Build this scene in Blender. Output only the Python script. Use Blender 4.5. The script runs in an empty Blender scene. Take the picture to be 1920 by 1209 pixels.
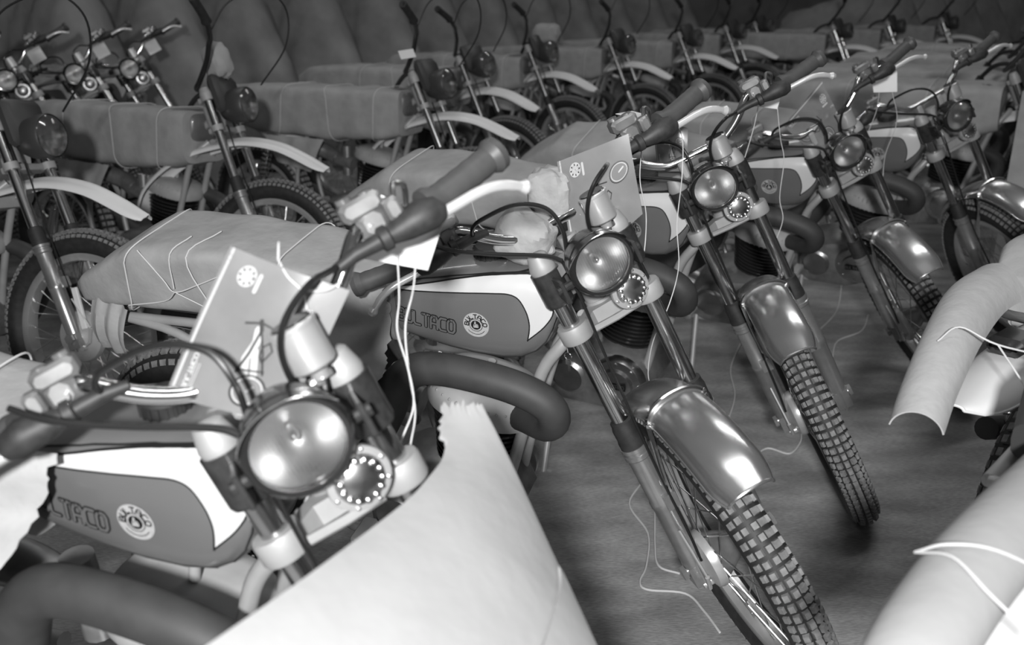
import bpy, math, random
import numpy as np
from mathutils import Matrix, Vector

random.seed(7)
SC = bpy.context.scene
COL = SC.collection
V = np.array

# ------------------------------------------------------------------ camera
def Rx(a): c, s = math.cos(a), math.sin(a); return V([[1, 0, 0], [0, c, -s], [0, s, c]])
def Rz(a): c, s = math.cos(a), math.sin(a); return V([[c, -s, 0], [s, c, 0], [0, 0, 1]])
CAM_H, CAM_PITCH, CAM_ROLL, CAM_F = 1.4611, 0.3279, -0.0077, 1870.5
cd = bpy.data.cameras.new('camera')
cd.sensor_fit = 'HORIZONTAL'; cd.sensor_width = 36.0
cd.lens = CAM_F / 1920.0 * 36.0
cd.clip_start = 0.02; cd.clip_end = 100
cd.dof.use_dof = True; cd.dof.focus_distance = 2.15; cd.dof.aperture_fstop = 4.0
cam = bpy.data.objects.new('camera', cd); COL.objects.link(cam)
_R = Rx(math.pi / 2 - CAM_PITCH) @ Rz(CAM_ROLL)
_M = np.eye(4); _M[:3, :3] = _R; _M[:3, 3] = (0, 0, CAM_H)
cam.matrix_world = Matrix(_M.tolist())
SC.camera = cam

# ------------------------------------------------------------------ world, flash, exposure
w = bpy.data.worlds.new('world'); SC.world = w; w.use_nodes = True
w.node_tree.nodes['Background'].inputs[0].default_value = (1, 1, 1, 1)
w.node_tree.nodes['Background'].inputs[1].default_value = 0.06
fl = bpy.data.lights.new('flash', 'AREA'); fl.shape = 'DISK'; fl.size = 0.16; fl.energy = 86
fo = bpy.data.objects.new('flash', fl); COL.objects.link(fo)
fo.location = (-0.10, -0.95, 1.87)
_d = Vector((0.75, 3.6, 0.5)) - Vector(fo.location)
fo.rotation_euler = _d.to_track_quat('-Z', 'Y').to_euler()
for _x, _y in ((0.2, 0.9), (1.6, 3.6), (-1.2, 5.6), (2.6, 8.0)):      # ceiling strip lamps of the warehouse
    sl = bpy.data.lights.new('ceiling_strip', 'AREA'); sl.shape = 'RECTANGLE'; sl.size = 2.4; sl.size_y = 0.12; sl.energy = 13
    so = bpy.data.objects.new('ceiling_strip', sl); COL.objects.link(so); so.location = (_x, _y, 4.1); so.rotation_euler = (0, 0, 0.35)
SC.view_settings.view_transform = 'Standard'
SC.view_settings.look = 'None'
SC.view_settings.gamma = 1.0
SC.view_settings.use_curve_mapping = False
SC.view_settings.exposure = 0.55

# ------------------------------------------------------------------ materials
MATS = {}
def mat(name, g, rough=0.5, metal=0.0, ns=0, na=0.0, bump=0.0, bs=None, coat=0.0, trans=0.0, ior=1.45, stretch=None, spec=0.5):
    m = bpy.data.materials.new(name); m.use_nodes = True
    nt = m.node_tree; b = nt.nodes['Principled BSDF']
    b.inputs['Base Color'].default_value = (g, g, g, 1)
    b.inputs['Roughness'].default_value = rough
    b.inputs['Metallic'].default_value = metal
    b.inputs['Specular IOR Level'].default_value = spec
    if coat: b.inputs['Coat Weight'].default_value = coat; b.inputs['Coat Roughness'].default_value = 0.08
    if trans: b.inputs['Transmission Weight'].default_value = trans; b.inputs['IOR'].default_value = ior
    if ns or bump:
        tc = nt.nodes.new('ShaderNodeTexCoord'); mp = nt.nodes.new('ShaderNodeMapping')
        nt.links.new(tc.outputs['Object'], mp.inputs[0])
        if stretch: mp.inputs['Scale'].default_value = stretch
    if ns:
        n = nt.nodes.new('ShaderNodeTexNoise'); n.inputs['Scale'].default_value = ns; n.inputs['Detail'].default_value = 5
        nt.links.new(mp.outputs[0], n.inputs[0])
        r = nt.nodes.new('ShaderNodeMapRange'); r.inputs[1].default_value = 0.3; r.inputs[2].default_value = 0.7
        r.inputs[3].default_value = g * (1 - na); r.inputs[4].default_value = g * (1 + na)
        nt.links.new(n.outputs[0], r.inputs[0]); nt.links.new(r.outputs[0], b.inputs['Base Color'])
    if bump:
        n2 = nt.nodes.new('ShaderNodeTexNoise'); n2.inputs['Scale'].default_value = bs or 60; n2.inputs['Detail'].default_value = 4
        nt.links.new(mp.outputs[0], n2.inputs[0])
        bp = nt.nodes.new('ShaderNodeBump'); bp.inputs['Strength'].default_value = bump; bp.inputs['Distance'].default_value = 0.01
        nt.links.new(n2.outputs[0], bp.inputs['Height']); nt.links.new(bp.outputs[0], b.inputs['Normal'])
    MATS[name] = m
    return m
mat('tank_paint', 0.132, 0.3, ns=6, na=0.06, coat=0.35)
mat('stripe_white', 0.62, 0.35, ns=9, na=0.03)
mat('line_black', 0.012, 0.4)
mat('badge_pale', 0.42, 0.4, ns=300, na=0.12)
mat('chrome', 0.8, 0.14, 1.0, ns=20, na=0.05)
mat('steel_tube', 0.6, 0.2, 1.0, ns=15, na=0.06)
mat('slider_alloy', 0.42, 0.28, 0.75, ns=40, na=0.08)
mat('clamp_alloy', 0.36, 0.55, 0.2, ns=40, na=0.06)
mat('alloy', 0.5, 0.3, 1.0, ns=30, na=0.15)
mat('dark_alloy', 0.28, 0.36, 0.6, ns=30, na=0.2)
mat('engine_pale', 0.36, 0.6, ns=30, na=0.08)
mat('rubber', 0.022, 0.6, ns=60, na=0.3)
mat('rubber_worn', 0.028, 0.55, ns=80, na=0.3)
mat('tyre_knob', 0.21, 0.6, ns=90, na=0.25)
mat('cable_black', 0.015, 0.28)
mat('black_paint', 0.02, 0.22, coat=0.3)
mat('exhaust_black', 0.043, 0.6, ns=25, na=0.15)
mat('grip_rubber', 0.065, 0.5, ns=60, na=0.1)
mat('frame_silver', 0.36, 0.42, 0.15, ns=20, na=0.08)
mat('bracket_dark', 0.06, 0.3, 0.5, ns=60, na=0.3)
mat('plastic_white', 0.74, 0.4, ns=8, na=0.04)
mat('plastic_dark', 0.045, 0.45)
mat('spoke_steel', 0.6, 0.28, 1.0)
mat('rim_alloy', 0.5, 0.28, 0.6, ns=12, na=0.15)
mat('kraft', 0.33, 0.8, ns=14, na=0.10, bump=0.55, bs=14)
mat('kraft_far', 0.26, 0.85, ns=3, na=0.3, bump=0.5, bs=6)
mat('kraft_parcel', 0.36, 0.75, ns=20, na=0.15, bump=0.9, bs=16)
mat('paper_pale', 0.42, 0.8, ns=30, na=0.06, bump=0.12, bs=60)
mat('card_white', 0.36, 0.8, ns=12, na=0.05, bump=0.1, bs=40)
mat('tag_card', 0.82, 0.7, ns=30, na=0.02)
mat('string', 0.6, 0.9)
mat('brochure', 0.2, 0.2, ns=9, na=0.22, coat=0.3)
mat('print_pale', 0.5, 0.35)
mat('print_dark', 0.03, 0.35)
mat('reflector', 0.95, 0.34, 0.9)
def thin_glass():
    m = bpy.data.materials.new('lens_glass'); m.use_nodes = True; nt = m.node_tree
    for n in list(nt.nodes): nt.nodes.remove(n)
    out = nt.nodes.new('ShaderNodeOutputMaterial'); mx = nt.nodes.new('ShaderNodeMixShader'); tr = nt.nodes.new('ShaderNodeBsdfTransparent'); gl = nt.nodes.new('ShaderNodeBsdfGlossy')
    fr = nt.nodes.new('ShaderNodeFresnel'); fr.inputs['IOR'].default_value = 1.6
    tr.inputs[0].default_value = (.9, .9, .9, 1); gl.inputs['Roughness'].default_value = .12
    mr = nt.nodes.new('ShaderNodeMapRange'); mr.inputs[3].default_value = .2; mr.inputs[4].default_value = .8
    nt.links.new(fr.outputs[0], mr.inputs[0]); nt.links.new(mr.outputs[0], mx.inputs[0]); nt.links.new(tr.outputs[0], mx.inputs[1]); nt.links.new(gl.outputs[0], mx.inputs[2]); nt.links.new(mx.outputs[0], out.inputs[0])
    MATS['glass'] = m
thin_glass()
mat('satin_alloy', 0.6, 0.3, 0.55, ns=30, na=0.05)
mat('mudguard_steel', 0.62, 0.24, 0.92, ns=10, na=0.06)
mat('lever_alloy', 0.75, 0.28, 0.5, ns=30, na=0.04)
mat('seat_black', 0.03, 0.5)
mat('wall_dark', 0.16, 0.9, ns=2, na=0.3)
def floor_mat():
    m = bpy.data.materials.new('floor_concrete'); m.use_nodes = True; nt = m.node_tree; b = nt.nodes['Principled BSDF']
    tc = nt.nodes.new('ShaderNodeTexCoord')
    def noise(scale, det, st=(1, 1, 1), rot=0):
        mp = nt.nodes.new('ShaderNodeMapping'); mp.inputs['Scale'].default_value = st; mp.inputs['Rotation'].default_value = (0, 0, rot)
        nt.links.new(tc.outputs['Object'], mp.inputs[0])
        n = nt.nodes.new('ShaderNodeTexNoise'); n.inputs['Scale'].default_value = scale; n.inputs['Detail'].default_value = det
        nt.links.new(mp.outputs[0], n.inputs[0]); return n
    a = noise(4.5, 8, (1, 2.2, 1), -0.4); c = noise(60, 3, (1, 4, 1), 0.5); e = noise(1.2, 4)
    def rng(n, lo, hi, i0=0.35, i1=0.65):
        r = nt.nodes.new('ShaderNodeMapRange'); r.inputs[1].default_value = i0; r.inputs[2].default_value = i1
        r.inputs[3].default_value = lo; r.inputs[4].default_value = hi; nt.links.new(n.outputs[0], r.inputs[0]); return r
    ra, rc, re = rng(a, 0.22, 0.38, 0.35, 0.72), rng(c, 0.82, 1.18), rng(e, 0.85, 1.15)
    m1 = nt.nodes.new('ShaderNodeMath'); m1.operation = 'MULTIPLY'; m2 = nt.nodes.new('ShaderNodeMath'); m2.operation = 'MULTIPLY'
    nt.links.new(ra.outputs[0], m1.inputs[0]); nt.links.new(rc.outputs[0], m1.inputs[1])
    nt.links.new(m1.outputs[0], m2.inputs[0]); nt.links.new(re.outputs[0], m2.inputs[1])
    nt.links.new(m2.outputs[0], b.inputs['Base Color']); b.inputs['Roughness'].default_value = 0.75
    bp = nt.nodes.new('ShaderNodeBump'); bp.inputs['Strength'].default_value = 0.25; bp.inputs['Distance'].default_value = 0.004
    nt.links.new(c.outputs[0], bp.inputs['Height']); nt.links.new(bp.outputs[0], b.inputs['Normal'])
    MATS['floor_concrete'] = m
floor_mat()

# ------------------------------------------------------------------ mesh helpers
class MB:
    def __init__(s): s.v = []; s.f = []
    def add(s, vs, fs):
        o = len(s.v); s.v += [tuple(map(float, p)) for p in vs]; s.f += [tuple(i + o for i in f) for f in fs]; return s
    def rings(s, R, cap0=True, cap1=True, closed=True, loop=False):
        n = len(R[0]); vs = [p for r in R for p in r]; fs = []
        m = len(R); kk = n if closed else n - 1
        for i in range(m if loop else m - 1):
            a, b = i * n, ((i + 1) % m) * n
            for k in range(kk):
                k2 = (k + 1) % n; fs.append((a + k, a + k2, b + k2, b + k))
        if not loop and closed:
            if cap0: fs.append(tuple(reversed(range(n))))
            if cap1: fs.append(tuple((m - 1) * n + k for k in range(n)))
        return s.add(vs, fs)
    def tube(s, pts, r, n=10, caps=True, loop=False):
        P = [V(p, float) for p in pts]; m = len(P)
        rr = [r] * m if np.isscalar(r) else list(r)
        T = []
        for i in range(m):
            a = P[i - 1] if (i > 0 or loop) else P[i]; b = P[(i + 1) % m] if (i < m - 1 or loop) else P[i]
            t = b - a; T.append(t / (np.linalg.norm(t) + 1e-12))
        u = np.cross(T[0], (0, 0, 1.0))
        if np.linalg.norm(u) < 1e-3: u = np.cross(T[0], (1.0, 0, 0))
        u /= np.linalg.norm(u); R = []
        for i in range(m):
            u = u - T[i] * (u @ T[i]); u /= np.linalg.norm(u); v2 = np.cross(T[i], u)
            R.append([P[i] + rr[i] * (math.cos(k * 2 * math.pi / n) * u + math.sin(k * 2 * math.pi / n) * v2) for k in range(n)])
        return s.rings(R, caps, caps, loop=loop)
    def lathe(s, prof, o, ax, n=24, loop=False, cap1=True):
        o = V(o, float); ax = V(ax, float); ax /= np.linalg.norm(ax)
        u = np.cross(ax, (0, 0, 1.0))
        if np.linalg.norm(u) < 1e-3: u = np.cross(ax, (1.0, 0, 0))
        u /= np.linalg.norm(u); w2 = np.cross(ax, u)
        R = [[o + ax * h + max(r, 1e-5) * (math.cos(k * 2 * math.pi / n) * u + math.sin(k * 2 * math.pi / n) * w2) for k in range(n)] for r, h in prof]
        return s.rings(R, not loop, cap1 and not loop, loop=loop)
    def cyl(s, a, b, r, n=16):
        a = V(a, float); b = V(b, float); L = np.linalg.norm(b - a)
        return s.lathe([(r, 0), (r, L)], a, b - a, n)
    def box(s, c, d, R=None):
        c = V(c, float); d = V(d, float) / 2
        vs = []
        for x in (-1, 1):
            for y in (-1, 1):
                for z in (-1, 1):
                    p = V([x, y, z]) * d
                    if R is not None: p = R @ p
                    vs.append(c + p)
        return s.add(vs, [(0, 1, 3, 2), (4, 6, 7, 5), (0, 4, 5, 1), (2, 3, 7, 6), (0, 2, 6, 4), (1, 5, 7, 3)])
    def rbox(s, c, d, R=None, ch=0.2):
        # chamfered box: lofted along its x axis
        c = V(c, float); d = V(d, float) / 2; k = min(d) * ch * 2
        def ring(x, sh):
            y, z = d[1] - sh, d[2] - sh
            pts = [(x, -y + k, -z), (x, y - k, -z), (x, y, -z + k), (x, y, z - k), (x, y - k, z), (x, -y + k, z), (x, -y, z - k), (x, -y, -z + k)]
            return [c + (R @ V(p) if R is not None else V(p)) for p in pts]
        return s.rings([ring(-d[0], k), ring(-d[0] + k, 0), ring(d[0] - k, 0), ring(d[0], k)])
    def sheet(s, grid, th=0.0015):
        # grid [i][j] of points -> closed thin slab
        G = V(grid, float); m, n = G.shape[:2]
        du = np.gradient(G, axis=0); dv = np.gradient(G, axis=1)
        N = np.cross(du, dv); N /= (np.linalg.norm(N, axis=2, keepdims=True) + 1e-12)
        A = (G + N * th / 2).reshape(-1, 3); B = (G - N * th / 2).reshape(-1, 3)
        o = m * n; fs = []
        for i in range(m - 1):
            for j in range(n - 1):
                a, b, c, d = i * n + j, (i + 1) * n + j, (i + 1) * n + j + 1, i * n + j + 1
                fs.append((a, b, c, d)); fs.append((o + d, o + c, o + b, o + a))
        for i in range(m - 1):
            for j in (0, n - 1):
                a, b = i * n + j, (i + 1) * n + j
                fs.append((a, o + a, o + b, b) if j == 0 else (b, o + b, o + a, a))
        for j in range(n - 1):
            for i in (0, m - 1):
                a, b = i * n + j, i * n + j + 1
                fs.append((b, o + b, o + a, a) if i == 0 else (a, o + a, o + b, b))
        return s.add(list(A) + list(B), fs)
    def mesh(s, name, m, ang=35):
        me = bpy.data.meshes.new(name); me.from_pydata(s.v, [], s.f); me.update()
        me.shade_smooth(); me.set_sharp_from_angle(angle=math.radians(ang))
        me.materials.append(MATS[m] if isinstance(m, str) else m)
        return me

def spline(pts, k=6):
    P = [V(p, float) for p in pts]; P = [2 * P[0] - P[1]] + P + [2 * P[-1] - P[-2]]; out = []
    for i in range(1, len(P) - 2):
        a, b, c, d = P[i - 1:i + 3]
        for j in range(k):
            t = j / k
            out.append(0.5 * (2 * b + (c - a) * t + (2 * a - 5 * b + 4 * c - d) * t * t + (3 * b - a - 3 * c + d) * t ** 3))
    out.append(P[-2]); return out

def link(name, me, parent=None, mw=None):
    o = bpy.data.objects.new(name, me); COL.objects.link(o)
    if parent is not None: o.parent = parent
    if mw is not None: o.matrix_local = mw
    return o
def tag(o, label=None, cat=None, group=None, kind=None):
    if label: o['label'] = label
    if cat: o['category'] = cat
    if group: o['group'] = group
    if kind: o['kind'] = kind
    return o
def M4(R, t=(0, 0, 0)):
    m = np.eye(4); m[:3, :3] = R; m[:3, 3] = t; return Matrix(m.tolist())

# ------------------------------------------------------------------ stroke lettering
GLY = {
 'B': [[(0, 0), (0, 1), (.6, 1), (.76, .88), (.76, .62), (.62, .5), (.2, .5)], [(.62, .5), (.82, .38), (.82, .12), (.66, 0), (0, 0)]],
 'U': [[(0, 1), (0, .2), (.18, 0), (.62, 0), (.8, .2), (.8, 1)]],
 'L': [[(0, 1), (0, .15), (.15, 0), (.72, 0)]],
 'T': [[(0, 1), (.84, 1)], [(.42, 1), (.42, 0)]],
 'A': [[(0, 0), (0, .75), (.2, 1), (.6, 1), (.8, .75), (.8, 0)], [(0, .4), (.8, .4)]],
 'C': [[(.8, 1), (.2, 1), (0, .8), (0, .2), (.2, 0), (.8, 0)]],
 'O': [[(.2, 1), (.62, 1), (.82, .8), (.82, .2), (.62, 0), (.2, 0), (0, .2), (0, .8), (.2, 1)]],
}
def ribbon(mb, pts, w, f):
    for i in range(len(pts) - 1):
        a, b = V(pts[i], float), V(pts[i + 1], float); L = np.linalg.norm(b - a)
        if L < 1e-9: continue
        t = (b - a) / L; nrm = V([-t[1], t[0]]) * w / 2
        k = max(1, int(L / 0.006)); R = []
        for j in range(k + 1):
            c = a + (b - a) * j / k; R.append([f(*(c + nrm)), f(*(c - nrm))])
        mb.rings(R, closed=False)
    for p in pts:
        vs = [f(p[0] + w / 2 * math.cos(q * math.pi / 5), p[1] + w / 2 * math.sin(q * math.pi / 5)) for q in range(10)]
        mb.add(vs, [tuple(range(10))])
def text_strokes(word, x0, z0, x1, z1, h):
    # yields polylines (u,v) along baseline from (x0,z0) to (x1,z1)
    n = len(word); out = []
    b = V([x1 - x0, z1 - z0]); L = np.linalg.norm(b); t = b / L; nn = V([-t[1], t[0]])
    pitch = L / (n - 0.12)
    for i, ch in enumerate(word):
        for st in GLY[ch]:
            out.append([tuple(V([x0, z0]) + t * (i * pitch + p[0] * pitch * 0.98) + nn * (p[1] * h)) for p in st])
    return out

# ------------------------------------------------------------------ motorcycle geometry (metres; x forward from rear axle, y left, z up)
RK = 0.4197; FW = 1.32; ZA = 0.356
DD = V([-math.sin(RK), 0, math.cos(RK)]); NN = V([math.cos(RK), 0, math.sin(RK)])
AX = V([FW, 0, ZA]); PIV = AX - NN * 0.055
S_SL, S_LC, S_TP, YS = 0.322, 0.594, 0.739, 0.081
def F(s, fw, y): return AX + DD * s + NN * fw + V([0, y, 0])
def rot_axis(ax, a):
    K = V([[0, -ax[2], ax[1]], [ax[2], 0, -ax[0]], [-ax[1], ax[0], 0]])
    return np.eye(3) + math.sin(a) * K + (1 - math.cos(a)) * K @ K
def steer_m(st):
    R = rot_axis(DD, st); return M4(R, PIV - R @ PIV)
def pose_m(x, y, yaw, lean, st):
    R = Rz(yaw) @ Rx(lean); Rs = rot_axis(DD, st)
    def P(p): return R @ (PIV + Rs @ (V(p) - PIV) - V([FW, 0, 0])) + V([x, y, 0])
    c0 = P(AX); a = P(AX + V([0, .1, 0])) - c0; a /= np.linalg.norm(a)
    z = V([0, 0, 1.0]); u = z - a * a[2]; u /= np.linalg.norm(u)
    low = (c0 - u * (ZA - .045) - z * .045)[2]
    t = V([x, y, -low]) - R @ V([FW, 0, 0])
    return M4(R, t)

# ---- fuel tank
TX = [.545, .56, .60, .66, .72, .78, .84, .88, .91, .935, .952, .963, .969]
TB = [.83, .815, .805, .790, .777, .768, .765, .771, .787, .812, .845, .880, .905]
TT = [.905, .917, .930, .945, .957, .965, .971, .972, .970, .964, .955, .942, .925]
TW = [.06, .078, .088, .094, .097, .098, .097, .095, .091, .085, .077, .066, .045]
PEX = 4.2
def tank_y(x, z):
    zb, zt, wv = np.interp(x, TX, TB), np.interp(x, TX, TT), np.interp(x, TX, TW)
    q = min(1, abs((z - (zb + zt) / 2) / ((zt - zb) / 2)))
    return wv * (1 - q ** PEX) ** (1 / PEX)
def mk_tank():
    R = []
    for x, zb, zt, wv in zip(TX, TB, TT, TW):
        zc, h = (zb + zt) / 2, (zt - zb) / 2; r = []
        for k in range(40):
            t = 2 * math.pi * k / 40; c, s = math.cos(t), math.sin(t)
            e = 2 / PEX
            r.append((x, wv * math.copysign(abs(c) ** e, c), zc + h * math.copysign(abs(s) ** e, s)))
        R.append(r)
    return MB().rings(R).mesh('fuel_tank', 'tank_paint', 50)
ST_O = [(.60, .915), (.68, .932), (.755, .949), (.83, .9615), (.90, .966), (.928, .958), (.943, .93), (.9525, .893), (.935, .862), (.90, .8305)]
ST_I = [(.60, .912), (.68, .918), (.755, .924), (.83, .930), (.868, .931), (.888, .922), (.901, .897), (.906, .872), (.905, .852), (.90, .8295)]
def on_tank(off, side=-1):
    return lambda x, z: V([x, side * (tank_y(x, z) + off), z])
def mk_stripe(side):
    f = on_tank(.0012, side); O = spline([V([a, b]) for a, b in ST_O], 4); I = spline([V([a, b]) for a, b in ST_I], 4)
    R = [[f(*(o * (1 - t) + i * t)) for t in np.linspace(0, 1, 7)] for o, i in zip(O, I)]
    return MB().rings(R, closed=False).mesh('tank_stripe', 'stripe_white', 60)
def mk_stripe_line(side):
    mb = MB(); f = on_tank(.0016, side)
    for P in (ST_O, ST_I):
        ribbon(mb, [tuple(p) for p in spline([V([a, b]) for a, b in P], 4)], .0026, f)
    ribbon(mb, [(.58, .9145), (.66, .936), (.74, .951), (.83, .9635), (.90, .9685)], .0016, f)
    ribbon(mb, [(.56, .822), (.60, .8125), (.66, .797), (.72, .784), (.78, .775), (.84, .772), (.88, .778), (.908, .794), (.932, .82), (.948, .852), (.957, .878)], .0018, f)
    return mb.mesh('stripe_outline', 'line_black', 60)
def mk_letters(side):
    st = text_strokes('BULTACO', .618, .8465, .747, .831, .0285)
    if side > 0: st = text_strokes('BULTACO', .747, .832, .618, .8475, .026); st = [[(p[0], p[1]) for p in l] for l in st]
    a = MB(); f = on_tank(.0012, side)
    for l in st: ribbon(a, l, .0084, f)
    b = MB(); f2 = on_tank(.0016, side)
    for l in st: ribbon(b, l, .0044, f2)
    return a.mesh('lettering', 'line_black', 60), b.mesh('lettering_fill', 'tank_paint', 60)
BC = (.795, .857); BR = .0275
def mk_badge(side):
    f0 = on_tank(0, side)
    def g(off): return lambda u, v: V([BC[0] + u, side * (tank_y(BC[0] + u * .9, BC[1] + v * .9) + off), BC[1] + v])
    d = MB(); f = g(.0014)
    R = [[f(r * math.cos(k * math.pi / 16), r * math.sin(k * math.pi / 16)) for k in range(32)] for r in (BR, BR * .7, BR * .4, .0004)]
    d.rings(R, cap0=False)
    l = MB(); f = g(.0020)
    for i, ch in enumerate('BULTACO'):
        th = math.radians(180 - 6 - i * 28); c, s = math.cos(th), math.sin(th)
        for stx in GLY[ch]:
            pts = []
            for p in stx:
                uu = (p[0] - .4) * .0088; vv = .0155 + p[1] * .0082
                pts.append((c * vv + s * uu, s * vv - c * uu))
            ribbon(l, pts, .0021, f)
    for r in (.0138,):
        ribbon(l, [(r * math.cos(k * math.pi / 14), r * math.sin(k * math.pi / 14)) for k in range(29)], .0012, f)
    R = [[f(r * math.cos(k * math.pi / 12), r * math.sin(k * math.pi / 12)) for k in range(24)] for r in (.0105, .0005)]
    l.rings(R, cap0=False)
    ribbon(l, [(.021 * math.cos(math.radians(a)), .021 * math.sin(math.radians(a))) for a in range(215, 326, 10)], .0012, f)
    h = MB(); f = g(.0026)   # raised thumb
    for pl, wd in [([(-.004, -.004), (.004, -.004)], .0034), ([(-.004, -.001), (.0042, -.001)], .003), ([(-.003, .0015), (.003, .0015)], .003), ([(-.002, .001), (-.0008, .0072)], .0034)]:
        ribbon(h, pl, wd, f)
    return d.mesh('badge', 'badge_pale', 60), l.mesh('badge_lettering', 'line_black', 60), h.mesh('badge_thumb', 'badge_pale', 60)
def mk_cap():
    m = MB(); o = (.80, 0, .963)
    m.lathe([(.03, 0), (.034, .004), (.034, .022), (.030, .026), (.0001, .027)], o, (0, 0, 1), 40)
    for k in range(20):
        t = 2 * math.pi * k / 20
        m.box((o[0] + .0345 * math.cos(t), .0345 * math.sin(t), o[2] + .013), (.004, .004, .017), Rz(t))
    return m.mesh('filler_cap', 'rubber', 30)

# ---- wheels (built around an axle along y at the origin)
def mk_rim(r):
    prof = [(r - .028, -.022), (r - .012, -.026), (r - .004, -.024), (r - .016, -.017), (r - .024, 0), (r - .016, .017), (r - .004, .024), (r - .012, .026), (r - .028, .022), (r - .032, .0)]
    return MB().lathe(prof, (0, 0, 0), (0, 1, 0), 72, loop=True).mesh('rim', 'rim_alloy', 50)
def mk_tyre(rim, ro, hw, rows, kn=True):
    base = ro - .008; prof = []
    c = (rim + base) / 2 - .006; hh = base - c
    for k in range(17):
        a = math.radians(-125 + 250 * k / 16)
        prof.append((c + hh * math.cos(a) * (1 if abs(a) < 1.57 else .9), hw * math.sin(a)))
    prof.append((rim - .005, hw * .5)); prof.insert(0, (rim - .005, -hw * .5))
    return MB().lathe(prof, (0, 0, 0), (0, 1, 0), 84, loop=True)
def mk_knobs(ro, hw, rows, k=1.0):
    m = MB(); c = ro - hw * 1.0
    for i in range(rows):
        th0 = 2 * math.pi * i / rows
        for col in range(-2, 3):
            th = th0 + (math.pi / rows if col in (-1, 1) else 0) * 0.0
            a = col * .54 if abs(col) < 2 else math.copysign(1.12, col)
            er = V([math.cos(th), 0, math.sin(th)]); et = V([-math.sin(th), 0, math.cos(th)]); ey = V([0, 1.0, 0])
            nrm = er * math.cos(a) + ey * math.sin(a); lat = ey * math.cos(a) - er * math.sin(a)
            p = er * (ro - hw) + nrm * (hw - .006); wl, wt = (.0062 * k, .0070 * k) if abs(col) < 2 else (.0060 * k, .0068 * k)
            vs = []
            for hgt, sc in ((-.004, 1.1), (.0062, .92)):
                for su, sv in ((-1, -1), (1, -1), (1, 1), (-1, 1)):
                    vs.append(p + nrm * hgt + lat * su * wl * sc + et * sv * wt * sc)
            m.add(vs, [(4, 5, 6, 7), (0, 1, 5, 4), (1, 2, 6, 5), (2, 3, 7, 6), (3, 0, 4, 7)])
    return m.mesh('tread_knobs', 'tyre_knob', 30)
def spokes_geo(rim, hub, hw, n=36):
    out = []
    for i in range(n):
        side = 1 if i % 2 else -1; dirn = 1 if (i // 2) % 2 else -1
        t0 = 2 * math.pi * i / n
        t1 = t0 + dirn * .95
        a = V([hub * math.cos(t1), side * hw, hub * math.sin(t1)]); b = V([(rim - .03) * math.cos(t0), side * .004, (rim - .03) * math.sin(t0)])
        out.append((a, b))
    return out
def mk_spokes(rim, hub, hw, n=36):
    m = MB()
    for a, b in spokes_geo(rim, hub, hw, n): m.tube([a, b], .0017, 5); m.tube([b + (a - b) * .06, b], .003, 5)
    return m.mesh('spokes', 'spoke_steel', 40)
def mk_spoke_unit(L):
    m = MB(); m.tube([(0, 0, 0), (L, 0, 0)], .0017, 5); m.tube([(L * .93, 0, 0), (L, 0, 0)], .003, 5)
    return m.mesh('spoke', 'spoke_steel', 40)
def mk_hub(r=.055, hw=.045, drum=True):
    m = MB()
    m.lathe([(.018, -hw - .02), (.03, -hw - .018), (r * 1.05, -hw), (r * 1.08, -hw + .006), (r, -hw + .012), (r * .8, -.01), (r * .55, .015), (r * .8, hw - .008), (r * .85, hw), (.02, hw + .012), (.018, hw + .02)], (0, 0, 0), (0, 1, 0), 32)
    return m.mesh('hub', 'dark_alloy', 35)
def mk_brake(r=.07):
    m = MB()
    m.lathe([(.012, -.085), (.02, -.078), (r * .75, -.066), (r * .95, -.06), (r, -.05), (r, -.042)], (0, 0, 0), (0, 1, 0), 36)
    m.tube([(.03, -.078, -.03), (.055, -.082, -.01), (.06, -.082, .04)], .005, 8)
    m.tube([(.06, -.082, .04), (-.01, -.085, .13)], .003, 6)
    m.cyl((.03, -.06, -.03), (.03, -.088, -.03), .010, 12)
    return m.mesh('brake_plate', 'satin_alloy', 35)

# ---- fork and steering parts
def mk_slider(sd):
    m = MB(); y = sd * YS
    L = S_SL
    prof = [(.018, -.03), (.022, -.02), (.0235, .02), (.0245, .06), (.0245, L * .52), (.0262, L * .53), (.0262, L * .57), (.0245, L * .58), (.0255, L - .03), (.029, L - .026), (.029, L - .018), (.0265, L - .016), (.0265, L - .010), (.029, L - .008), (.029, L)]
    m.lathe(prof, F(0, 0, y), DD, 22)
    m.box(F(-.012, 0, y), (.045, .042, .05), rot_axis(V([0, 1.0, 0]), -RK))
    m.cyl(F(0, 0, y - sd * .03), F(0, 0, sd * .112), .011, 12)
    m.lathe([(.017, 0), (.017, .010)], F(0, 0, sd * .105), (0, sd, 0), 6)
    for q in (-.018, .018): m.cyl(F(-.045, q, y), F(.02, q, y), .0055, 8)
    m.box(F(.185, .022, y - sd * .012), (.03, .028, .035), rot_axis(V([0, 1.0, 0]), -RK))
    return m.mesh('fork_leg', 'slider_alloy', 35)
def mk_stanchion(sd): return MB().cyl(F(S_SL - .05, 0, sd * YS), F(S_TP, 0, sd * YS), .0178, 24).mesh('stanchion', 'steel_tube', 35)
def mk_seal(sd): return MB().lathe([(.027, 0), (.027, .012), (.0255, .02), (.026, .042), (.0235, .052), (.0235, .06), (.0185, .063)], F(S_SL, 0, sd * YS), DD, 20).mesh('dust_seal', 'rubber', 35)
def mk_cap_top(sd): return MB().lathe([(.024, -.012), (.026, 0), (.024, .008), (.019, .026), (.014, .03), (.0001, .031)], F(S_TP, 0, sd * YS), DD, 22).mesh('fork_cap', 'clamp_alloy', 35)
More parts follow.
